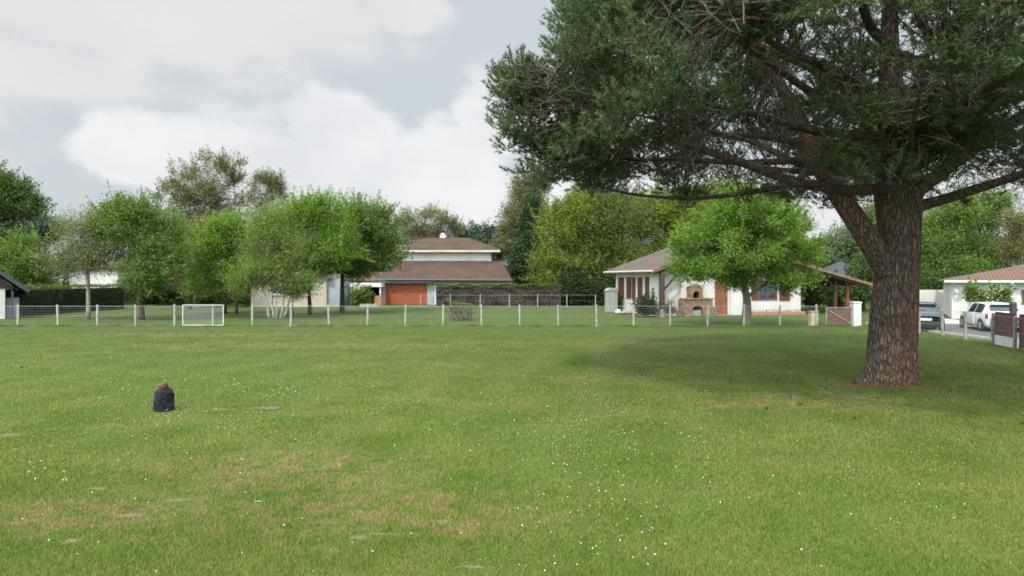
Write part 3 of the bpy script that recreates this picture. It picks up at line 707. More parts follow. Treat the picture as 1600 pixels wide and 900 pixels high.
for _ in range(800):                                   # bare grey twigs hanging under the crown
    j = rng.integers(len(NP)); q = NP[j]
    d = rng.normal(size=3); d[2] = d[2]*.5 - .1; d /= np.linalg.norm(d); L = rng.uniform(.6, 1.7); e = q + d*L
    if e[2] < 4.5: continue
    pts = sag(q, e, 5, .26, rng.uniform(-.2,.15)); dt.tube(pts, [.011,.010,.009,.008,.006,.004], 3, False)
    for k_ in (2,3,4,4):
        e2 = pts[k_] + rng.normal(size=3)*.38; dt.tube(sag(pts[k_], e2, 3, .22, 0), [.007,.006,.005,.003], 3, False)
tag(dt.build('dead_twig_growth', m_deadtwig, pine), kind='stuff')
per = 22; nn = 24                                      # shoots per puff, needles per shoot
P = np.repeat(cl, per, 0); dirs = rand_unit(len(P)); dirs[:,2] = dirs[:,2]*.8 + .25
P = P + dirs*np.array((.62,.62,.42))*(rng.random(len(P))**.45 * np.repeat(rng.uniform(.7,1.25,len(cl)), per))[:,None]
big_t = np.array([mnoise.noise(Vector(p*.55 + np.array((1,5,8)))) for p in cl])*.45
base_t = np.clip(np.repeat(rng.normal(.46,.10,len(cl)) + big_t, per) + rng.normal(0,.12,len(P)), 0, 1)
ax = P - np.repeat(cl, per, 0); ax /= np.linalg.norm(ax,axis=1,keepdims=True)+1e-6; ax[:,2] += .55; ax /= np.linalg.norm(ax,axis=1,keepdims=True)
A2 = np.repeat(ax, nn, 0); P2 = np.repeat(P, nn, 0) + A2*rng.uniform(-.13,.08,(len(P)*nn,1))      # needles set along a short shoot
A2 = A2*.75 + rand_unit(len(P2))*.75; A2 /= np.linalg.norm(A2,axis=1,keepdims=True)
L = rng.uniform(.07,.13,len(P2))[:,None]; Wd = np.cross(A2, rand_unit(len(P2))); Wd /= np.linalg.norm(Wd,axis=1,keepdims=True); Wd *= rng.uniform(.008,.013,len(P2))[:,None]
V = np.stack([P2-Wd, P2+Wd, P2+A2*L], 1).reshape(-1,3)
soup('crown', V, 3, L_pine, pine, np.clip(np.repeat(base_t, nn) + rng.normal(0,.1,len(P2)), 0, 1))

# ------------------------------------------------------------------ fences
m_conc = mat_noise('concrete_post', (.23,.22,.20), (.35,.34,.31), 5, .9, .2, 40)
m_conc_dark = mat_noise('weathered_concrete_post', (.20,.195,.18), (.32,.31,.28), 5, .9, .2, 40)
m_wire = mat_plain('galvanised_wire', (.50,.52,.52), .5, .4)
m_white = mat_noise('white_paint', (.55,.55,.53), (.64,.64,.62), 3, .6)

def wire_fence(name, label, pts, post_mats, h=1.13, y_post=.09, step=.14, rows=9, wire=.0018, group='wire fences round the lawn'):
    """pts: post positions on the ground"""
    pts = [np.array((p[0], p[1], 0.)) for p in pts]; o = pts[0]
    root = empty(name, o, 0, label, 'fence', group)
    for p, m in zip(pts, post_mats):
        q = p - o; w = y_post/2; hh = h + rng.uniform(-.02,.03); ln = rng.normal(0,.02,2)
        mb = MB(); mb.add([(q[0]-w,q[1]-w,-.05),(q[0]+w,q[1]-w,-.05),(q[0]+w,q[1]+w,-.05),(q[0]-w,q[1]+w,-.05)] + [(q[0]+a*w*.92+ln[0],q[1]+b_*w*.92+ln[1],hh) for a,b_ in ((-1,-1),(1,-1),(1,1),(-1,1))] + [(q[0]+ln[0],q[1]+ln[1],hh+.03)],
                  [(0,1,5,4),(1,2,6,5),(2,3,7,6),(3,0,4,7),(4,5,8),(5,6,8),(6,7,8),(7,4,8)])
        mb.build('post', m, root)
    mb = MB()
    for a, b_ in zip(pts[:-1], pts[1:]):
        a = a-o + np.array((0,-.055,0)); b_ = b_-o + np.array((0,-.055,0)); L = np.linalg.norm(b_-a)
        for i in range(rows):
            z = .06 + (h-.12)*i/(rows-1); r = wire*7 if i == rows-1 else (wire*3 if i in (0, rows//2) else wire*1.3)
            mb.bar(a+(0,0,z), b_+(0,0,z), r)
        for i in range(1, int(L/step)):
            p = a + (b_-a)*i*step/L; mb.bar(p+(0,0,.06), p+(0,0,h-.06), wire)
    mb.build('wire_mesh', m_wire, root)
    return root

YF = 35.2
back1 = [(X(p,YF),YF) for p in (-216,-155,-94,-33,28,91,152,212,273,333)]
wire_fence('wire_fence', 'wire mesh fence with white concrete posts on the left, before the pale sparse tree', back1, [m_conc]*len(back1))
back2 = [(X(p,YF),YF) for p in (394,454,514,574,633,692,752,812,872,932,990,1047,1105,1162,1218,1276)]
wire_fence('wire_fence', 'long wire mesh fence with concrete posts running across the middle to the cottage gate', back2, [m_conc]*11 + [m_conc,m_conc_dark,m_conc_dark,m_conc_dark,m_conc])
right = [(18.98,34.6),(18.95,32.8),(18.92,31.0),(18.9,29.3),(18.75,27.6),(18.5,25.7),(18.0,23.9),(17.5,22.0)]
wire_fence('wire_fence', 'short weathered wire fence beside the road in front of the parked cars', right, [m_conc_dark]*len(right), h=1.17)
nb = [(X(p,59),59) for p in (657,704,750,796,840,886,930)]
wire_fence('wire_fence', 'far thin wire fence along the foot of the brown hedge', nb, [m_conc]*len(nb), h=1.15, y_post=.07, step=.4, rows=3, wire=.0015)
# open gate leaf of white tube with mesh
g = empty('field_gate', (X(288,YF), YF-.16, 0), 0, 'white tubular mesh gate leaf standing against the left wire fence', 'gate')
gw = X(351,YF)-X(288,YF)
mb = MB()
for a, b_ in (((0,0,.06),(0,0,1.14)),((gw,0,.06),(gw,0,1.14)),((0,0,1.14),(gw,0,1.14)),((0,0,.08),(gw,0,.08))): mb.bar(a, b_, .034)
mb.build('gate_frame', m_white, g)
mb = MB()
for i in range(1, 20): mb.bar((gw*i/20,0,.08), (gw*i/20,0,1.14), .006)
for i in range(1, 10): mb.bar((0,0,.08+1.06*i/10), (gw,0,.08+1.06*i/10), .006)
mb.build('gate_mesh', m_wire, g)

# cottage garden gate and pillars
m_rustgate = mat_boards('rust_brown_boards', (.12,.07,.052), (.175,.105,.08), 5, 'Z', .7)
m_brick = mat_noise('brick_red', (.30,.13,.08), (.42,.22,.14), 9, .9, .3, 30)
g = empty('garden_gate', (X(1290,35.6), 35.6, 0), 0, 'low rust-brown garden gate with a diagonal brace beside the white pillar', 'gate')
gw = X(1330,35.6)-X(1290,35.6)
MB().box(.02,gw-.02,-.02,.02,.08,.92).build('gate_panel', m_rustgate, g)
mb = MB()
for a, b_ in (((.02,-.035,.05),(.02,-.035,1.0)),((gw-.02,-.035,.05),(gw-.02,-.035,1.0)),((0,-.035,.97),(gw,-.035,.97)),((0.03,-.04,.9),(gw-.05,-.04,.12))): mb.bar(a, b_, .045)
mb.build('gate_frame', m_conc_dark, g)
def pillar(name, label, px0, px1, Y, h, mat, cap):
    x0, x1 = X(px0,Y), X(px1,Y); r = empty(name, ((x0+x1)/2, Y, 0), 0, label, 'pillar', 'gate pillars by the cottage'); w = (x1-x0)/2
    MB().box(-w,w,-w,w,-.05,h).build('shaft', mat, r, bevel=.01); MB().box(-w-.03,w+.03,-w-.03,w+.03,h+.001,h+.07).build('cap', cap, r, bevel=.015)
m_beige = mat_noise('beige_render', (.42,.37,.28), (.52,.47,.37), 3, .9, .2)
pillar('gate_pillar', 'white rendered gate pillar right of the rust-brown gate', 1331, 1343, 35.6, 1.22, m_white, m_white)
pillar('gate_pillar', 'low beige gate pillar left of the rust-brown gate', 1265, 1276, 35.9, .72, m_beige, m_conc)

# reddish screens on a low white wall behind the roadside fence
m_screen = mat_boards('plum_boards', (.115,.050,.052), (.165,.075,.075), 4.5, 'Z', .6)
def screen(label, y0, y1, wall):
    o = np.array((18.62 + (y0-25.7)*.26, y0, 0)); e = np.array((18.62 + (y1-25.7)*.26, y1, 0)) - o
    r = empty('boundary_screen', o, math.atan2(e[1], e[0]), label, 'screen', 'plum-coloured boundary screens'); L = np.linalg.norm(e)
    MB().box(0,L,-.03,.03,.36 if wall else .1,1.22).build('board_panel', m_screen, r)
    mb = MB(); mb.box(-.03,.03,-.05,.05,0,1.25); mb.build('post', m_screen, r)
    mb = MB(); mb.box(-.01,L+.01,-.045,.045,1.222,1.25); mb.build('top_rail', m_screen, r)
    if wall: MB().box(0,L,-.08,.08,-.02,.355).build('plinth', m_white, r, bevel=.01)
screen('plum-brown board screen on a low white plinth, in front of the white car', 25.6, 24.1, True)
screen('plum-brown board screen at the right edge of the photo', 23.75, 21.2, False)

# ------------------------------------------------------------------ hedges
def hedge(label, pts, w, h, n, leaf, mat, cat='hedge', topmat=None, gaps=False, core=None):
    """pts: centre line on the ground"""
    pts = [np.array((p[0],p[1],0.)) for p in pts]; o = pts[0]; r = empty('hedge', o, 0, label, cat)
    seg = [np.linalg.norm(b_-a) for a,b_ in zip(pts[:-1],pts[1:])]; cum = np.concatenate([[0],np.cumsum(seg)])
    s_ = rng.uniform(0, cum[-1], n); j = np.clip(np.searchsorted(cum, s_)-1, 0, len(seg)-1)
    A = np.array(pts)[j]; B = np.array(pts)[j+1]; f = ((s_-cum[j])/np.array(seg)[j])[:,None]; C = A + (B-A)*f - o
    D = (B-A)/np.array(seg)[j][:,None]; Nn = np.stack([-D[:,1], D[:,0], 0*s_], 1)
    side = rng.random(n); u_ = np.where(side < .7, np.sign(rng.uniform(-1,1,n))*rng.uniform(.72,1.04,n), rng.uniform(-1,1,n))
    zz = np.where(side < .7, rng.uniform(.02, h, n), h*rng.uniform(.93,1.03,n)) + .06*np.sin(s_*3.1)+.05*np.sin(s_*7.7)*np.cos(s_*1.3)
    C = C + Nn*(u_*w/2)[:,None]; C[:,2] = np.maximum(zz, .02)
    if gaps:
        k_ = np.array([mnoise.noise(Vector((a*.9, z*1.5, 1.7))) for a, z in zip(s_, zz)]); C = C[(k_ > -.10) | (zz > h*.86)]
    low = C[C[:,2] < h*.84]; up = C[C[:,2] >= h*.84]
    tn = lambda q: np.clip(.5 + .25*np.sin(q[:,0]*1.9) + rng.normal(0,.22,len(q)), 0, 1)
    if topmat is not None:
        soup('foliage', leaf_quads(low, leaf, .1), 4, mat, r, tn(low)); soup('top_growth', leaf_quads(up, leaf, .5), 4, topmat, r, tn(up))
    else: soup('foliage', leaf_quads(C, leaf, .1), 4, mat, r, tn(C))
    mb = MB()
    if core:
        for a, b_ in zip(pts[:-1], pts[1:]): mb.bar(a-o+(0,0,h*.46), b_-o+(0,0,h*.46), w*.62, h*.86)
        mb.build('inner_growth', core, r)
    else:
        for _ in range(int(cum[-1]*14)):
            q = rng.uniform(0, cum[-1]); j = min(int(np.searchsorted(cum,q))-1, len(seg)-1); j = max(j,0); p = pts[j]+(pts[j+1]-pts[j])*(q-cum[j])/seg[j]-o
            mb.tube(sag(p, p+np.array((rng.normal(0,.35),rng.normal(0,.25),h*rng.uniform(.6,1))), 3, .1, 0), [.022,.017,.012,.006], 4, False)
        tag(mb.build('stem_growth', m_bark_dark, r), kind='stuff')
    return r
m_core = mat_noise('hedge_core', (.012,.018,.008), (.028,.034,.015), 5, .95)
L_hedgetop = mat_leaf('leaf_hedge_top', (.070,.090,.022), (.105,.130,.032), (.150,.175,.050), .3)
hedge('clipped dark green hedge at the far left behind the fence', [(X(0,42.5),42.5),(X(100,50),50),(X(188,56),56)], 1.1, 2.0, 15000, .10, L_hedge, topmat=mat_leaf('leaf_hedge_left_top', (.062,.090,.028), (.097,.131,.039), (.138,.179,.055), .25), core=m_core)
hedge('dark hedge line under the garden trees left of the cream house', [(X(186,66),66),(X(395,66),66)], 1.4, 2.3, 12000, .13, L_hedge, core=m_core)
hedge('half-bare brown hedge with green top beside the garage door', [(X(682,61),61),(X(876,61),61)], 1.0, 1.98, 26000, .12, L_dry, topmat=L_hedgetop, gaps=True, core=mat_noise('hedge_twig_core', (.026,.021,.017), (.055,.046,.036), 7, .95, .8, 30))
hedge('dark green hedge behind the pale garden cabinet', [(X(878,66),66),(X(962,64),64)], 1.2, 1.7, 4500, .13, L_hedge, core=m_core)
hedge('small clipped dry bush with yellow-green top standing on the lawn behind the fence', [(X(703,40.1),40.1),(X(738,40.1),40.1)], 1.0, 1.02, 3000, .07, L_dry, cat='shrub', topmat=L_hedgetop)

# ------------------------------------------------------------------ houses
m_wall = mat_noise('white_render', (.48,.46,.415), (.60,.585,.55), .7, .9, .2, 60, stretch=(1,1,.45), lo=.25, hi=.6)
m_cream = mat_noise('cream_render', (.40,.365,.29), (.47,.43,.355), .8, .9, .15, 60)
m_bluegrey = mat_noise('blue_grey_render', (.26,.29,.31), (.33,.36,.38), .9, .9)
m_greyslab = mat_noise('grey_fascia', (.30,.31,.33), (.40,.41,.43), 1.5, .7)
m_tile_brown = mat_tiles('roof_tiles_brown', (.086,.050,.036), (.115,.070,.050), (.060,.042,.034), 1.5)
m_tile_cot = mat_tiles('roof_tiles_weathered', (.125,.096,.078), (.165,.130,.106), (.085,.066,.058), 1.6, 'Y')
m_tile_red = mat_tiles('roof_tiles_terracotta', (.175,.100,.076), (.215,.130,.100), (.130,.080,.064), 1.6)
m_slate = mat_noise('slate', (.035,.040,.050), (.065,.072,.085), 4, .6, .3, 12, stretch=(1,1,3))
m_timber = mat_boards('dark_timber', (.050,.034,.026), (.085,.058,.042), 2, 'X', .7)
m_shutter = mat_boards('red_brown_shutter', (.085,.034,.025), (.120,.050,.036), 3.2, 'X', .5)
m_doorwood = mat_boards('red_brown_door', (.190,.070,.040), (.260,.100,.058), 2.2, 'X', .5)
m_gdoor = mat_boards('orange_wood_boards', (.26,.066,.025), (.34,.098,.038), 3.4, 'Z', .5)
m_glass = mat_glass('window_glass')
m_blind = mat_boards('pale_blind', (.55,.53,.48), (.63,.61,.56), 6, 'Z', .6)
m_stone = mat_stone('golden_stone', (.36,.20,.085), (.10,.058,.036), (.20,.165,.12), 7)
m_soot_gap = mat_noise('soot_and_dark_gap', (.012,.011,.010), (.03,.027,.024), 5, .95)
m_gutter = mat_plain('dark_gutter', (.045,.055,.075), .5)
m_edge = mat_noise('verge_timber', (.15,.09,.055), (.21,.135,.085), 3, .8)

def window(mb_par, x0, x1, y, z0, z1, frame=m_white, pane=m_glass, mull=1, depth=.05):
    """a window set in a wall facing -y at the plane y"""
    w = empty_part = MB(); fw = .06
    w.box(x0,x1,y-depth,y+.02,z0,z0+fw); w.box(x0,x1,y-depth,y+.02,z1-fw,z1); w.box(x0,x0+fw,y-depth,y+.02,z0+fw,z1-fw); w.box(x1-fw,x1,y-depth,y+.02,z0+fw,z1-fw)
    for i in range(mull):
        xm = x0+(x1-x0)*(i+1)/(mull+1); w.box(xm-.03,xm+.03,y-depth,y+.02,z0+fw,z1-fw)
    o = w.build('window', frame, mb_par)
    MB().box(x0+fw*.5,x1-fw*.5,y-.012,y+.01,z0+fw*.5,z1-fw*.5).build('pane', pane, o)
    return o
def slab_roof(quads, th, name, mat, parent):
    """roof slopes with real thickness, each local so that tiles run down the slope"""
    mb = MB()
    for q in quads: mb.poly(q, (0,0,-th))
    return mb.build(name, mat, parent)

# --- white cottage with the stone fireplace
RZ = math.atan2(.245,.97); cot0 = np.array((9.79,45.0,0.)); cs, sn = math.cos(RZ), math.sin(RZ)
cot = empty('cottage', cot0, RZ, 'white cottage with brown shutters, weathered tile roof and stone fireplace', 'house')
def fx(px):
    k_ = (px-800)/F; return (cot0[0]-k_*45.0)/(k_*sn-cs)
def fz(py, x): return Z(py, 45+sn*x)
XR, DEEP, PK = 11.2, 6.8, 4.8
rl = lambda x: 5.08-.358*(PK-x) if x < PK else 5.08-.25*(x-PK)
MB().poly([(0,0,-.05),(XR,0,-.05),(XR,0,rl(XR)-.2),(PK,0,rl(PK)-.2),(0,0,rl(0)-.2)], (0,.25,0)).build('front_wall', m_wall, cot)
mb = MB(); mb.box(0,.25,.252,DEEP,-.05,rl(0)-.2); mb.build('side_wall', m_wall, cot)
mb = MB(); mb.box(XR-.25,XR,.252,DEEP,-.05,rl(XR)-.22); mb.build('side_wall', m_wall, cot)
mb = MB(); mb.poly([(0,DEEP+.002,-.05),(XR,DEEP+.002,-.05),(XR,DEEP+.002,rl(XR)-.2),(PK,DEEP+.002,rl(PK)-.2),(0,DEEP+.002,rl(0)-.2)], (0,.25,0)); mb.build('rear_wall', m_wall, cot)
y0, y1 = -1.0, DEEP+.65; xl, xr = -.75, 16.4
rf = slab_roof([[(xl,y0,rl(xl)),(PK,y0,rl(PK)),(PK,y1,rl(PK)),(xl,y1,rl(xl))], [(PK+.003,y0,rl(PK)-.002),(xr,y0,rl(xr)),(xr,y1,rl(xr)),(PK+.003,y1,rl(PK)-.002)]], .13, 'roof', m_tile_cot, cot)
mb = MB(); mb.bar((xl-.02,y0-.03,rl(xl)-.09),(PK,y0-.03,rl(PK)-.09),.05,.2); mb.bar((PK,y0-.03,rl(PK)-.09),(xr,y0-.03,rl(xr)-.09),.05,.2); mb.build('verge_board', m_edge, rf)
mb = MB(); mb.tube([(xl-.07,y0,rl(xl)-.07),(xl-.07,y1,rl(xl)-.07)],[.07,.07],8); mb.build('gutter', m_beige, rf)
for yy in (1.0, 3.0, 5.0):
    MB().bar((xr-.3,yy,rl(xr)-.25),(XR+.01,yy,rl(XR)-.25),.1,.18).build('rafter', m_timber, cot)
px_ = -.05
mb = MB(); mb.box(px_-.14,px_+.14,-.93,-.65,.55,rl(0)-.3); mb.build('corner_post', m_timber, cot)
MB().box(px_-.22,px_+.22,-1.0,-.58,-.05,.55).build('post_plinth', m_white, cot, bevel=.02)
mb = MB(); mb.bar((px_+.1,-.79,1.75),(px_+1.25,-.79,2.95),.12); mb.build('brace', m_timber, cot)
mb = MB(); mb.bar((xl+.1,-.8,rl(xl+.1)-.24),(PK,-.8,rl(PK)-.24),.16,.2); mb.bar((PK,-.8,rl(PK)-.24),(xr-.2,-.8,rl(xr-.2)-.24),.16,.2); mb.build('gable_beam', m_timber, cot)
for px in (1290, 1303, 1322):
    xx = fx(px); MB().box(xx-.1,xx+.1,-.2+(px==1290)*3,.0+(px==1290)*3,-.02,rl(xx)-.14).build('porch_post', m_timber if px < 1320 else m_doorwood, cot)
mb = MB(); mb.bar((fx(1303),-.1,1.7),(fx(1303)-.8,-.1,rl(fx(1303)-.8)-.2),.1); mb.build('brace', m_timber, cot)
# shutters and windows on the receding side wall, facing -x
def side(yv0, yv1, z0, z1, nm, mat, out=.06):
    return MB().box(-out, .02, yv0, yv1, z0, z1).build(nm, mat, cot)
def sy(px):                                              # depth along the side wall
    k_ = (px-800)/F; return (cot0[0]-k_*45.0)/(k_*cs+sn)
for a, b_, z0, z1, nm, mat, out in [(967,975.5,1.05,2.62,'shutter',m_shutter,.07),(980,986.5,1.05,2.62,'shutter',m_shutter,.07),(975.8,979.7,1.1,2.6,'window',m_blind,.03),
        (988.5,993.5,.98,2.62,'shutter',m_shutter,.07),(997,1004.5,.98,2.62,'shutter',m_shutter,.05),(1009,1014.5,.98,2.66,'shutter',m_shutter,.07),(993.8,996.7,1.0,2.6,'window',m_blind,.03),(1004.8,1008.7,1.0,2.6,'window',m_blind,.03)]:
    ya, yb = sorted((sy(a), sy(b_))); side(ya, yb, z0, z1, nm, mat, out)
# chimney breast, fireplace and oven
a, b_ = fx(1062), fx(1096); MB().box(a,b_,-.3,-.002,-.05,rl(a)-.25).build('chimney_breast', m_wall, cot)
fp = empty('outdoor_fireplace', (0,0,0), 0, 'outdoor stone fireplace with arched hearth and small oven against the cottage wall', 'fireplace')
fa, fb = fx(1057), fx(1104); fc = (fx(1079)); fp.location = Vector(cot0) + Matrix.Rotation(RZ,3,'Z') @ Vector((fc,-.32,0)); fp.rotation_euler = (0,0,RZ)
fa -= fc; fb -= fc; H = 1.12
def arch_front(x0, x1, z0, z1, cx, zbase, r, hs, y, th):
    """a block front with an arched opening; ring of quads"""
    n = 12; op = [(cx-r, zbase)] + [(cx+r*math.cos(math.pi-math.pi*i/n), zbase+hs+r*math.sin(math.pi*i/n)) for i in range(n+1)] + [(cx+r, zbase)]
    outl = []
    for (ox, oz) in op:
        dx, dz = ox-cx, oz-(zbase+.0)
        if oz <= zbase+1e-6: outl.append((x0 if dx < 0 else x1, zbase))
        else:
            s_ = min((x1-cx)/abs(dx) if abs(dx) > 1e-6 else 9, (z1-zbase)/dz); outl.append((cx+dx*s_, zbase+dz*s_))
    m_ = len(op); vs = [(a_[0],y,a_[1]) for a_ in op] + [(a_[0],y,a_[1]) for a_ in outl] + [(a_[0],y+th,a_[1]) for a_ in op] + [(a_[0],y+th,a_[1]) for a_ in outl]
    fs = []
    for i in range(m_-1):
        fs += [(i,i+1,m_+i+1,m_+i),(2*m_+i,3*m_+i,3*m_+i+1,2*m_+i+1),(i,2*m_+i,2*m_+i+1,i+1),(m_+i,m_+i+1,3*m_+i+1,3*m_+i)]
    return MB().add(vs, fs)
arch_front(fa+.08, fb-.08, 0, H, 0, .0, .44, .30, -.62, .6).build('hearth', m_stone, fp)
MB().box(fa+.09,fb-.09,-.04,-.018,.0,H-.01).build('hearth_back', m_soot_gap, fp)
MB().box(-.36,.36,-.5,-.1,0.02,.4).build('ash_box', m_conc_dark, fp, bevel=.03)
mb = MB(); mb.box(fa-.02,fb+.02,-.68,-.0,H+.002,H+.1); mb.build('mantel', m_stone, fp, bevel=.02)
MB().box(fb-.07,fb+.32,-.5,-.0,0,.62).build('side_bench', m_stone, fp, bevel=.03); MB().box(fa-.2,fa+.07,-.45,0,0,.45).build('side_bench', m_stone, fp, bevel=.03)
arch_front(-.46,.46,H+.1,H+.86,0,H+.12,.25,.2,-.5,.5).build('oven', m_stone, fp)
MB().box(-.44,.44,-.035,-.018,H+.105,H+.85).build('oven_back', m_soot_gap, fp)
mb = MB(); mb.poly([(-.5,-.52,H+.862),(.5,-.52,H+.862),(0,-.52,H+1.06)], (0,.5,0)); mb.build('oven_cap', m_stone, fp)
# door, window, pilaster, planter
a, b_ = fx(1117), fx(1136); d_ = MB().box(a,b_,-.06,.02,.06,fz(432,a)).build('door', m_doorwood, cot)
MB().box(b_-.14,b_-.08,-.12,-.061,1.05,1.2).build('handle', m_gutter, d_)
MB().box(a-.1,b_+.1,-.5,-.01,-.04,.055).build('doorstep', m_brick, cot, bevel=.01)
a, b_ = fx(1140), fx(1158); MB().box(a,b_,-.12,-.001,-.05,rl(b_)-.22).build('pilaster', m_wall, cot)
a, b_ = fx(1184), fx(1214); window(cot, a, b_, -.01, fz(469,a), fz(438,a), m_doorwood, m_glass, 1, .05)
MB().box(fx(1174),fx(1183.5),-.06,-.001,fz(469,a),fz(438,a)).build('shutter', m_shutter, cot)
MB().box(fx(1217.5),fx(1234),-.06,-.001,fz(470,a),fz(440,a)).build('shutter', m_shutter, cot)
pb = empty('planter_border', (0,0,0), 0, 'low brick planter border along the cottage wall below the shuttered window', 'planter')
pb.location = Vector(cot0) + Matrix.Rotation(RZ,3,'Z') @ Vector((fx(1155),-.6,0)); pb.rotation_euler = (0,0,RZ)
LL = fx(1250)-fx(1155); MB().box(0,LL,0,.12,-.02,.22).build('brick_edge', m_brick, pb, bevel=.01)
P = np.stack([rng.uniform(.05,LL-.05,500), rng.uniform(.16,.5,500), rng.uniform(.08,.36,500)],1); soup('foliage', leaf_quads(P,.09), 4, L_deep, pb, rng.random(500))
# garden cabinet and rubble
cab = empty('garden_cabinet', (X(955,50),50,0), .2, 'pale grey-green garden cabinet with pitched lid left of the cottage', 'cabinet')
m_cab = mat_plain('cabinet_grey_green', (.26,.29,.25), .6)
MB().box(-.40,.40,-.35,.35,0,1.62).build('body', m_cab, cab, bevel=.03); mb = MB(); mb.poly([(-.45,-.4,1.622),(.45,-.4,1.622),(.2,-.4,1.84),(-.2,-.4,1.84)], (0,.8,0)); mb.build('lid', m_cab, cab)
mb = MB(); mb.box(-.03,.03,-.37,-.351,.05,1.7); mb.build('door_seam', m_greyslab, cab)
for lab, px, w, h, mt in [('white stone block lying left of the cottage side wall',966,.4,.36,m_white),('second white block right beside the first, before the cottage side wall',975,.38,.3,m_conc),('small red brick pile at the foot of the cottage side wall',982,.3,.25,m_brick)]:
    q = np.array((X(px,47.3),47.3,0)); bl = MB(); bl.ball((0,0,h*.5),(w*.55,.28,h*.52),8,5,.12); o = bl.build('stone_block', mt); o.location = q; tag(o, lab, 'stone', 'blocks by the cottage wall')

# --- two-storey tiled house with the orange garage door
tw0 = np.array((X(596,65),65.,0)); two = empty('tiled_house', tw0, 0, 'two-storey house with brown tiled roofs and orange wooden garage door', 'house')
def hp(px, py, Y): return tuple(at(px,py,Y)-tw0)
def hz(py, Y): return Z(py,Y)
def hx(px, Y): return X(px,Y)-tw0[0]
MB().box(hx(595,65),hx(602,65),0,.3,-.05,2.12).build('pillar', m_cream, two); MB().box(hx(667.5,65),hx(679,65),0,.3,-.05,2.12).build('pillar', m_bluegrey, two)
mb = MB(); mb.box(hx(679,65)+.002,hx(800,65),0,9,-.05,2.3); mb.build('ground_floor_wall', m_wall, two)
mb = MB(); mb.box(hx(595,65),hx(679,65),.302,9,-.05,2.1); mb.build('garage_wall', m_wall, two)
d_ = MB().box(hx(602,65)+.01,hx(667.5,65)-.01,.1,.3,.02,hz(443.5,65)).build('garage_door', m_gdoor, two)
MB().box(hx(634,65),hx(637,65),.07,.099,.9,1.0).build('handle', m_gutter, d_)
mb = MB(); mb.box(hx(592,65),hx(680,65),-.45,.3,2.122,2.36); mb.build('lintel_slab', m_greyslab, two)
E = 64.3; T = 68.6
a0, a1, a2, a3 = hp(586,436,E), hp(800,437,E), hp(783,407.5,T), hp(620,407.5,T)
rb = (hx(803,72.5), 72.5-65, a1[2]); rt = (a2[0], 76-65., a2[2]); lb_ = (a0[0], 9.5, a0[2]); lt = (a3[0], 9.5, a3[2])
rf = slab_roof([[a0,a1,a2,a3],[a1,rb,(a2[0]+.003,7.5,a2[2]),(a2[0]+.003,a2[1],a2[2])],[lb_,a0,a3,lt]], .16, 'lower_roof', m_tile_brown, two)
mb = MB(); mb.tube([np.array(a0)+(0,-.05,-.06), np.array(a1)+(0,-.05,-.06)],[.10,.10],8); mb.tube([np.array(a1)+(.06,0,-.06), np.array(rb)+(.06,0,-.06)],[.1,.1],8); mb.build('gutter', m_gutter, rf)
x0, x1 = hx(629,T), hx(768,T); MB().box(x0,x1,T-65,11,3.0,hz(390.5,T)).build('upper_wall', m_wall, two)
ez = hz(389,67.9); e0, e1 = hx(626,67.9), hx(782,67.9); yb = 11.8; r0 = (hx(662,72.2), 7.4, hz(371.5,72.4)); r1 = (hx(732,72.2), 7.4, hz(371.5,72.4))
c_ = [(e0,2.9,ez),(e1,2.9,ez),(e1,yb,ez),(e0,yb,ez)]
rf = slab_roof([[c_[0],c_[1],r1,r0],[c_[1],c_[2],r1],[c_[2],c_[3],r0,r1],[c_[3],c_[0],r0]], .1, 'upper_roof', m_tile_brown, two)
mb = MB(); mb.box(e0+.02,e1-.02,2.87,2.99,ez-.32,ez-.10); mb.build('fascia', m_cream, rf)
mb = MB(); mb.box(e0+.05,e1-.05,3.0,yb-.05,ez-.24,ez-.12); mb.build('soffit', m_beige, rf)
mb = MB(); cx_ = hx(692,73); mb.box(cx_-.3,cx_+.3,7.7,8.3,hz(376,73),hz(367.5,73)); mb.build('chimney', m_white, rf); 
MB().box(cx_-.2,cx_+.2,7.8,8.2,hz(367.5,73)+.002,hz(364.5,73)).build('chimney_pot', m_white, rf)
mb = MB(); mb.tube([(x1-.1,T-65-.06,3.9),(x1-.1,T-65-.06,ez-.3)],[.05,.05],6); mb.build('downpipe', m_white, two)
ann = empty('annex', (X(783,78),78,0), 0, 'low annex with pale parapet and brown tiles right of the tiled house', 'house')
aw = X(822,78)-X(783,78); MB().box(0,aw,0,5,0,2.4).build('wall', m_wall, ann)
slab_roof([[(-.2,-.4,2.42),(aw+.3,-.4,2.42),(aw,3,Z(414,81)),(0,3,Z(414,81))]], .12, 'roof', m_tile_brown, ann); MB().box(0,aw,3.002,5,2.5,Z(405,81)).build('parapet', m_greyslab, ann)

# --- cream house, car port and bits left of the garage
cr = empty('cream_house', (X(392,60),60,0), 0, 'cream rendered house seen between the birch stems and green trees', 'house')
cw = X(510,60)-X(392,60); MB().box(0,cw,0,8,-.05,3.0).build('wall', m_cream, cr)
slab_roof([[(-.4,-.5,2.95),(cw+.4,-.5,2.95),(cw+.4,4,4.5),(-.4,4,4.5)],[(cw+.4,8.5,2.95),(-.4,8.5,2.95),(-.4,4.002,4.5),(cw+.4,4.002,4.5)]], .14, 'roof', m_tile_brown, cr)
for pa, pb_ in ((427,441),(473,484)):
    w_ = window(cr, X(pa,60)-X(392,60), X(pb_,60)-X(392,60), 0, Z(460,60), Z(447,60), m_white, m_glass, 1)
    MB().box(X(pa,60)-X(392,60)-.06, X(pb_,60)-X(392,60)+.06, -.12, -.052, Z(460,60)-.1, Z(460,60)).build('sill', m_white, w_)
MB().box(cw+.003,cw+(X(531,60)-X(510,60)),.3,5,-.05,2.6).build('side_annex', m_bluegrey, cr)
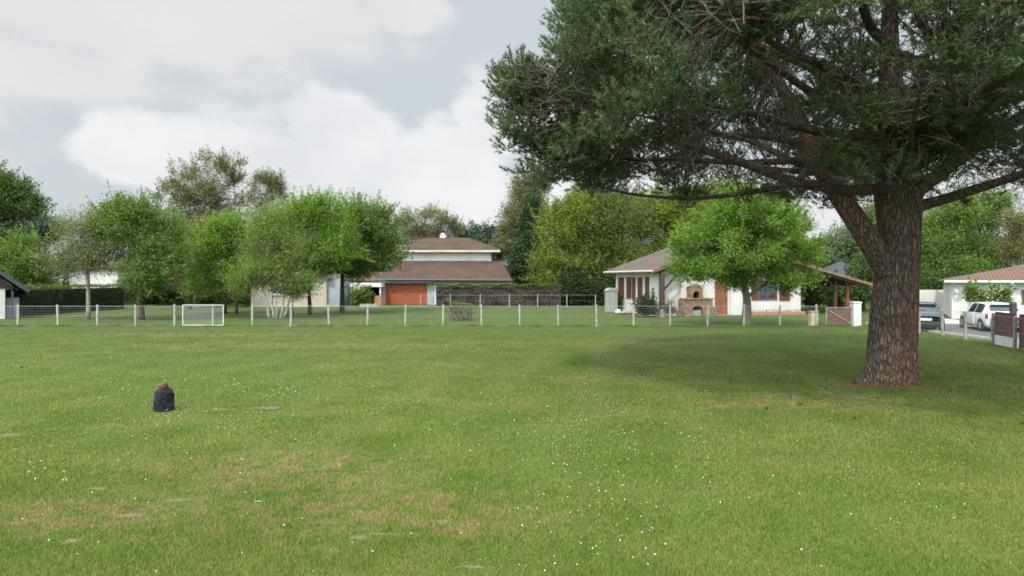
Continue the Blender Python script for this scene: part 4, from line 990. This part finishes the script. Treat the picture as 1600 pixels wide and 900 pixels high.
wg = empty('carport', (X(545,63),63,0), 0, 'white flat-roofed carport left of the orange garage door', 'carport')
ww = X(596,63)-X(545,63); MB().box(0,ww,0,4.5,1.75,2.1).build('roof', m_white, wg)
for a in (.08, ww*.52, ww-.2): MB().box(a,a+.12,.1,.22,0,1.748).build('post', m_white, wg)
MB().box(0,ww,4.4,4.5,0,1.748).build('rear_wall', m_soot_gap, wg)  # near-black colour stands in for the dark gap under the carport roof
rh = empty('red_roof_shed', (X(535,74),74,0), 0, 'small shed with a reddish roof showing above the white carport', 'shed')
rw = X(592,74)-X(535,74); MB().box(0,rw,0,4,0,2.35).build('wall', m_wall, rh); slab_roof([[(-.2,-.3,2.36),(rw+.2,-.3,2.36),(rw+.2,3,3.3),(-.2,3,3.3)]], .12, 'roof', m_tile_red, rh)
bw = MB().box(0,X(597,62)-X(586,62),0,.25,-.02,.95).build('brick_wall', m_brick); bw.location = (X(585,62),62,0); tag(bw, 'short low brick wall left of the orange garage door', 'wall')
o = MB().box(0,1.6,0,.3,-.02,.28).build('stone_edging', m_conc); o.location = (X(562,59.5),59.5,0); tag(o, 'pale low stone edging in front of the white carport', 'edging')

# --- left-hand houses
wh = empty('white_house', (X(108,74),74,0), 0, 'plain white house behind the left hedge and pale sparse tree', 'house')
w_ = X(184,74)-X(108,74); MB().box(0,w_,0,8,-.05,Z(418,74)).build('wall', m_wall, wh)
slab_roof([[(-.4,-.5,Z(418,74)),(w_+.4,-.5,Z(418,74)),(w_+.4,4,Z(410,78)),(-.4,4,Z(410,78))]], .15, 'roof', m_tile_red, wh)
sh = empty('slate_house', (X(8,42),42,0), R(39), 'white house end with steep dark slate gable at the left edge', 'house')
zE = Z(451,42); zR = zE + 4.3
MB().poly([(-8.4,0,-.05),(0,0,-.05),(0,0,zE),(-8.4,0,zE)], (0,7,0)).build('wall', m_wall, sh)
MB().poly([(-8.9,-.05,zE+.002),(.5,-.05,zE+.002),(-4.2,-.05,zR-.12)], (0,6.9,0)).build('gable', m_timber, sh)
rf = slab_roof([[(-4.2,-.7,zR),(1.15,-.7,zE-.1),(1.15,7.6,zE-.1),(-4.2,7.6,zR)],[(-9.55,-.7,zE-.1),(-4.203,-.7,zR-.003),(-4.203,7.6,zR-.003),(-9.55,7.6,zE-.1)]], .16, 'roof', m_slate, sh)
mb = MB(); mb.bar((-4.2,-.74,zR-.08),(1.2,-.74,zE-.18),.06,.22); mb.build('verge_board', m_gutter, rf)
o = MB().box(.3,.42,-.3,-.18,0,zE-.15).build('porch_post', m_gutter, sh)
MB().box(.06,.75,.6,2.6,0,1.3).build('log_store', m_bluegrey, sh)

# --- right-hand houses
RR = R(-30)
def ft(px):
    k_ = (px-800)/F; return (k_*42-X(1487,42))/(math.cos(RR)-k_*math.sin(RR))
rh0 = np.array((X(1487,42),42.,0)); rh = empty('roadside_house', rh0, RR, 'white house with terracotta roof and a wall dish behind the white car', 'house')
MB().box(0,11,0,9,-.05,2.36).build('wall', m_wall, rh)
e = [(-.35,-.55,2.42),(12,-.55,2.42),(12,9.6,2.42),(-.35,9.6,2.42)]; ra = (4.9,4.5,3.6); rb = (12,4.5,3.6)
rf = slab_roof([[e[0],e[1],rb,ra],[e[2],e[3],ra,rb],[e[3],e[0],ra]], .10, 'roof', m_tile_red, rh)
mb = MB(); mb.box(-.42,12,-.64,-.56,2.29,2.42); mb.build('fascia', m_white, rf)
for a, b_, m_ in ((1527,1544,m_glass),(1565,1582,m_glass),(1596,1612,m_glass)):
    window(rh, ft(a), ft(b_), 0, Z(474,42), Z(452,42), m_white if a < 1590 else m_edge, m_, 1)
mb = MB(); mb.tube([(ft(1515),-.06,0),(ft(1515),-.06,2.2)],[.045,.045],6); mb.build('downpipe', m_greyslab, rh)
dish = MB(); dx_, dz_ = ft(1497), Z(452,42); dish.tube([(dx_,-.30,dz_),(dx_,-.36,dz_+.01),(dx_,-.42,dz_+.02)],[.05,.20,.27],16,False); dish.bar((dx_,0,dz_-.1),(dx_,-.32,dz_),.04); dish.bar((dx_,-.34,dz_-.3),(dx_,-.75,dz_-.05),.025)
do = dish.build('satellite_dish', m_greyslab); do.location = tuple(rh0); do.rotation_euler = (0,0,RR); tag(do, 'grey satellite dish on the white wall left of the white car', 'satellite dish')
o = MB().box(0,X(1482,51)-X(1425,51),0,.2,-.05,Z(453,51)).build('boundary_wall', m_wall); o.location = (X(1425,51),51,0); tag(o, 'white boundary wall behind the dark car', 'wall')
o = MB().box(-.12,.12,-.12,.12,0,1.5).build('gate_post', mat_plain('dark_plum_metal',(.05,.035,.05),.4), bevel=.08); o.location = (X(1583,29.5),29.5,0); tag(o, 'dark rounded post at the right end of the white car', 'post')
sl = empty('slate_roof_house', (X(1297,72),72,0), 0, 'low house with blue-grey slate hip roof behind the cottage porch', 'house')
w_ = X(1375,72)-X(1297,72); MB().box(0,w_,0,7,-.05,2.3).build('wall', m_cream, sl)
slab_roof([[(-.5,-.5,2.4),(w_+.5,-.5,2.4),(w_-2.2,3.5,Z(409,75)),(2.6,3.5,Z(409,75))],[(-.5,7.5,2.4),(-.5,-.5,2.4),(2.6,3.5,Z(409,75))]], .12, 'roof', m_slate, sl)

# ------------------------------------------------------------------ parked cars
m_tyre = mat_plain('tyre_rubber', (.02,.02,.02), .85); m_rim = mat_plain('alloy_rim', (.5,.5,.52), .3, .8)
m_cglass = mat_glass('car_glass', (.012,.018,.022)); m_plastic = mat_plain('black_plastic', (.025,.025,.027), .6)
m_red = mat_plain('tail_light_red', (.32,.025,.02), .25); m_plate = mat_plain('number_plate', (.75,.75,.72), .5); m_lens = mat_plain('lamp_lens', (.6,.62,.65), .15)
ST = [  # x, half width, sill z, belt z, roof z, roof half width
 (-1.98,.66,.36,.74,.80,.60),(-1.93,.76,.28,.86,.98,.64),(-1.80,.82,.24,.92,1.10,.64),(-1.45,.86,.22,.93,1.40,.60),(-1.0,.87,.20,.92,1.475,.60),(-.4,.87,.20,.91,1.50,.61),(.2,.87,.20,.90,1.475,.60),
 (.62,.865,.20,.90,1.38,.59),(1.12,.86,.22,.89,1.02,.66),(1.5,.83,.24,.82,.92,.62),(1.8,.78,.27,.72,.80,.56),(1.97,.66,.34,.60,.66,.48)]
SX = [s_[0] for s_ in ST]
def sec(x): return [float(np.interp(x, SX, [s_[i] for s_ in ST])) for i in range(1,6)]
def ring(x):
    w, zs, zb_, zr, wr = sec(x)
    return [(w*.90,zs),(w*.985,zs+.14),(w,(zs+zb_)*.5+.06),(w*.975,zb_),(wr+.25*(w-wr),zb_+(zr-zb_)*.72),(wr,zr-.03*(zr-zb_)),(wr*.6,zr+.012),(0,zr+.02)]
def skin(x, t_):
    r_ = ring(x); f_ = t_*(len(r_)-1); i = min(int(f_), len(r_)-2); g_ = f_-i
    return np.array((x, r_[i][0]*(1-g_)+r_[i+1][0]*g_, r_[i][1]*(1-g_)+r_[i+1][1]*g_))
def patch(xs, ts, sgn, off):
    G_ = [[skin(x,t_) for t_ in ts] for x in xs]; mb = MB(); vs = []
    for i in range(len(xs)):
        for j in range(len(ts)):
            du = G_[min(i+1,len(xs)-1)][j]-G_[max(i-1,0)][j]; dv = G_[i][min(j+1,len(ts)-1)]-G_[i][max(j-1,0)]
            n_ = np.cross(du,dv); n_ /= np.linalg.norm(n_)+1e-9
            if n_[1]*1.0+n_[2]*.3 < 0: n_ = -n_
            p = G_[i][j]+n_*off; vs.append((p[0],p[1]*sgn,p[2]))
    m_ = len(ts); return mb.add(vs, [(i*m_+j,(i+1)*m_+j,(i+1)*m_+j+1,i*m_+j+1) for i in range(len(xs)-1) for j in range(m_-1)])
def car(label, loc, rz, paint):
    r = empty('parked_car', loc, rz, label, 'car', 'cars parked by the road')
    xs = sorted(set(SX + list(np.linspace(-1.98,1.97,26)))); mb = MB(); vs = []; m_ = 0
    for x in xs:
        h_ = ring(x); row = [(x,a,b) for a,b in h_] + [(x,-a,b) for a,b in h_[-2::-1]]; m_ = len(row); vs += row
    n_ = len(xs); fs = [(i*m_+j,i*m_+j+1,(i+1)*m_+j+1,(i+1)*m_+j) for i in range(n_-1) for j in range(m_-1)] + [tuple(range(m_)), tuple((n_-1)*m_+j for j in range(m_))[::-1]] + [(i*m_+m_-1,i*m_,(i+1)*m_,(i+1)*m_+m_-1) for i in range(n_-1)]
    mb.add(vs, fs).build('body', paint, r, True)
    tb_, tt = 3.12/7, 4.75/7
    for sg in (1,-1):
        for xa, xb in ((-1.30,-.42),(-.34,.50)):
            patch(np.linspace(xa,xb,6), np.linspace(tb_,tt,4), sg, .008).build('side_window', m_cglass, r, True)
        patch(np.linspace(-1.93,-1.76,3), np.linspace(2.2/7,3.4/7,4), sg, .012).build('tail_light', m_red, r, True)
        patch(np.linspace(1.62,1.88,3), np.linspace(2.3/7,3.2/7,3), sg, .010).build('headlight', m_lens, r, True)
        mb = MB(); mb.ball((.60,sg*1.0,.98),(.09,.12,.075),10,6); mb.build('mirror', paint, r, True)
        mb = MB(); mb.box(-.55,-.35,sg*.868-.012,sg*.868+.012,.80,.825); mb.build('handle', paint, r)
        for xw in (-1.25,1.25):
            mb = MB(); mb.tube([(xw,sg*.80,.31),(xw,sg*.872,.31)],[.375,.375],24); mb.build('wheel_arch', m_plastic, r)
            mb = MB(); mb.tube([(xw,sg*.70,.31),(xw,sg*.72,.31),(xw,sg*.87,.31),(xw,sg*.895,.31)],[.28,.31,.31,.28],24); wo = mb.build('wheel', m_tyre, r, False)
            mb = MB(); mb.tube([(xw,sg*.88,.31),(xw,sg*.902,.31),(xw,sg*.906,.31)],[.21,.20,.06],16); mb.build('rim', m_rim, wo)
    def top(xa, xb, fy):
        mb = MB(); vs = []; X_ = np.linspace(xa,xb,5)
        for x in X_:
            w, zs, zb_, zr, wr = sec(x); vs += [(x,-wr*fy,zr+.016),(x,-wr*.5,zr+.026),(x,wr*.5,zr+.026),(x,wr*fy,zr+.016)]
        return mb.add(vs, [(i*4+j,(i+1)*4+j,(i+1)*4+j+1,i*4+j+1) for i in range(4) for j in range(3)])
    top(-1.84,-1.50,.97).build('rear_window', m_cglass, r, True); top(.66,1.09,.97).build('windscreen', m_cglass, r, True)
    mb = MB(); mb.box(-2.02,-1.90,-.66,.66,.33,.52); mb.build('rear_bumper', m_plastic, r, bevel=.03)
    mb = MB(); mb.box(1.9,2.0,-.6,.6,.33,.5); mb.build('front_bumper', m_plastic, r, bevel=.03)
    mb = MB(); mb.box(-2.035,-1.975,-.26,.26,.60,.715); mb.build('number_plate', m_plate, r)
    mb = MB(); mb.box(-1.62,-1.42,-.5,.5,1.415,1.45); mb.build('spoiler', paint, r, bevel=.012)
    mb = MB(); mb.bar((-1.87,0,1.09),(-1.72,.32,1.20),.02); mb.build('wiper', m_plastic, r)
    r.scale = (.94,.94,.91)
    return r
m_pwhite = mat_plain('white_car_paint', (.74,.74,.74), .25, spec=.5, coat=.6); m_pdark = mat_plain('dark_blue_grey_car_paint', (.035,.045,.055), .25, spec=.5, coat=.6)
car('white hatchback parked on the road beyond the plum-brown screen', (23.55,32.9,.006), math.atan2(.96,.28), m_pwhite)
car('dark blue-grey hatchback seen from behind, half hidden by the pine trunk', (20.25,33.1,.006), math.atan2(.907,.42), m_pdark)

# ------------------------------------------------------------------ small things on the lawn
q = G(257, 642); st = empty('wrapped_stump', (q[0],q[1],0), .6, 'short stump wrapped in black plastic with a brown top, alone on the lawn', 'stump')
m_wrap, t_, b_ = material('black_plastic_sheet'); tc = t_.new('ShaderNodeTexCoord').outputs['Object']
t_.put(b_.inputs['Base Color'], t_.mix(t_.step(t_.noise(tc,5,4),.4,.65), (.004,.005,.008), (.020,.025,.036))); b_.inputs['Roughness'].default_value = .38; b_.inputs['Specular IOR Level'].default_value = .35
t_.put(b_.inputs['Normal'], t_.bump(t_.noise(t_.vscale(tc,(5,5,13)), 1.6, 3, .6, 1.6), 1.0, .12))
mb = MB(); n_, m_ = 16, 40; vs = []
for i in range(n_+1):
    f = i/n_; z = .44*f; rr = float(np.interp(f,[0,.06,.25,.55,.8,.92,1],[.200,.200,.205,.205,.190,.145,.080]))
    for k_ in range(m_):
        th = 2*math.pi*k_/m_; w = 1 + .09*(1-2*abs(math.sin(th*2.5+z*12+.8*math.sin(z*22))))*min(1,z*9) + .14*mnoise.noise(Vector((math.cos(th)*2.6,math.sin(th)*2.6,z*13))) + .07*mnoise.noise(Vector((math.cos(th)*5+z*9,math.sin(th)*5,z*24))) + .04*math.cos(2*th)
        vs.append((math.cos(th)*rr*w*.82, math.sin(th)*rr*w*.78, z*1.06 - .02 + .012*math.sin(th*5)*(1-f)))
mb.add(vs, [(i*m_+k_,i*m_+(k_+1)%m_,(i+1)*m_+(k_+1)%m_,(i+1)*m_+k_) for i in range(n_) for k_ in range(m_)] + [tuple(n_*m_+k_ for k_ in range(m_))]); mb.build('plastic_wrap', m_wrap, st, True)
mb = MB(); n_ = 6; vs = []
for i in range(n_+1):
    f = i/n_; rr = float(np.interp(f,[0,.25,.6,.9,1],[.062,.075,.088,.086,.062]))
    for k_ in range(18):
        th = 2*math.pi*k_/18; w = 1+.12*mnoise.noise(Vector((math.cos(th)*2,math.sin(th)*2,f*3+5)))+.05*math.sin(th*5); vs.append((math.cos(th)*rr*w-.02, math.sin(th)*rr*w, .42+.11*f+(.022*math.sin(th*3)+.012*math.sin(th*5+1) if f > .8 else 0)))
mb.add(vs, [(i*18+k_,i*18+(k_+1)%18,(i+1)*18+(k_+1)%18,(i+1)*18+k_) for i in range(n_) for k_ in range(18)] + [tuple(n_*18+k_ for k_ in range(18))])
mb.build('top', mat_noise('rusty_brown_wood', (.085,.045,.024), (.17,.095,.048), 14, .9, .5, 40), st, False)
mb = MB(); mb.tube([(.095*math.cos(a),.088*math.sin(a),.415) for a in np.linspace(0,2*math.pi,20)],[.008]*20,5,False); mb.build('tie', m_plastic, st)
q = G(418, 639.5); sl_ = MB(); pts = [(.34*math.cos(a)*(1+.12*math.sin(3*a)), .15*math.sin(a)*(1+.1*math.cos(4*a)), .0) for a in np.linspace(0,2*math.pi,15)[:-1]]
pts = [(a*.72,b*.72,0) for a,b,_ in pts]; o = sl_.poly(pts, (0,0,.022)).build('stone_slab', mat_noise('grey_slab', (.085,.08,.07), (.15,.138,.12), 9, .95, .3, 40), None); o.location = (q[0],q[1],.004); tag(o, 'flat grey slab sunk in the grass right of the wrapped stump', 'slab')
m_cone = mat_noise('pine_cone', (.035,.026,.02), (.07,.05,.035), 30, .9, .5, 60)
def cone_mesh():
    mb = MB()
    for i in range(7):
        f = i/6; r_ = .034*math.sin(math.pi*(.15+.8*f))+.006
        for k_ in range(8):
            a = 2*math.pi*(k_+.5*(i%2))/8; c = np.array((math.cos(a)*r_, f*.085-.04, math.sin(a)*r_+.034)); mb.ball(c,(.014,.011,.011),5,3)
    return mb
pc = cone_mesh().build('pine_cone', m_cone); q = G(1335,656); pc.location = (q[0],q[1],.01)
pc.scale = (.6,.6,.6)
tag(pc, 'fallen pine cone on the grass in front of the big trunk', 'pine cone', 'fallen pine cones on the lawn')
for px, py, lab in [(1198,640,'fallen pine cone left of the big trunk, nearer the open lawn'),(1251,634,'fallen pine cone between the trunk and another cone to its left'),(1597,664,'fallen pine cone at the right edge of the lawn'),(34,575,'dark fallen cone at the far left of the lawn'),(300,537,'dark fallen cone on the lawn in front of the white gate leaf')]:
    q = G(px,py); copy_thing(pc, (q[0],q[1],.01), random.uniform(0,6), lab)

# far woodland closing the horizon
def far_wood():
    P = []; 
    for a in np.linspace(-1.05, 1.05, 150):
        d = rng.uniform(175, 215); h = rng.uniform(7, 12); c = np.array((math.sin(a)*d, math.cos(a)*d, 0)); n_ = 130
        o_ = rand_unit(n_)*rng.random((n_,1))**.4*np.array((5.5,4.5,h*.5)); o_[:,2] += h*.5; P.append(c+o_)
    P = np.concatenate(P); P[:,2] = np.maximum(P[:,2], .3)
    return soup('far_woodland', leaf_quads(P, 1.3, .3), 4, L_blue, None, np.clip(rng.normal(.5,.25,len(P)),0,1))
tag(far_wood(), kind='stuff')
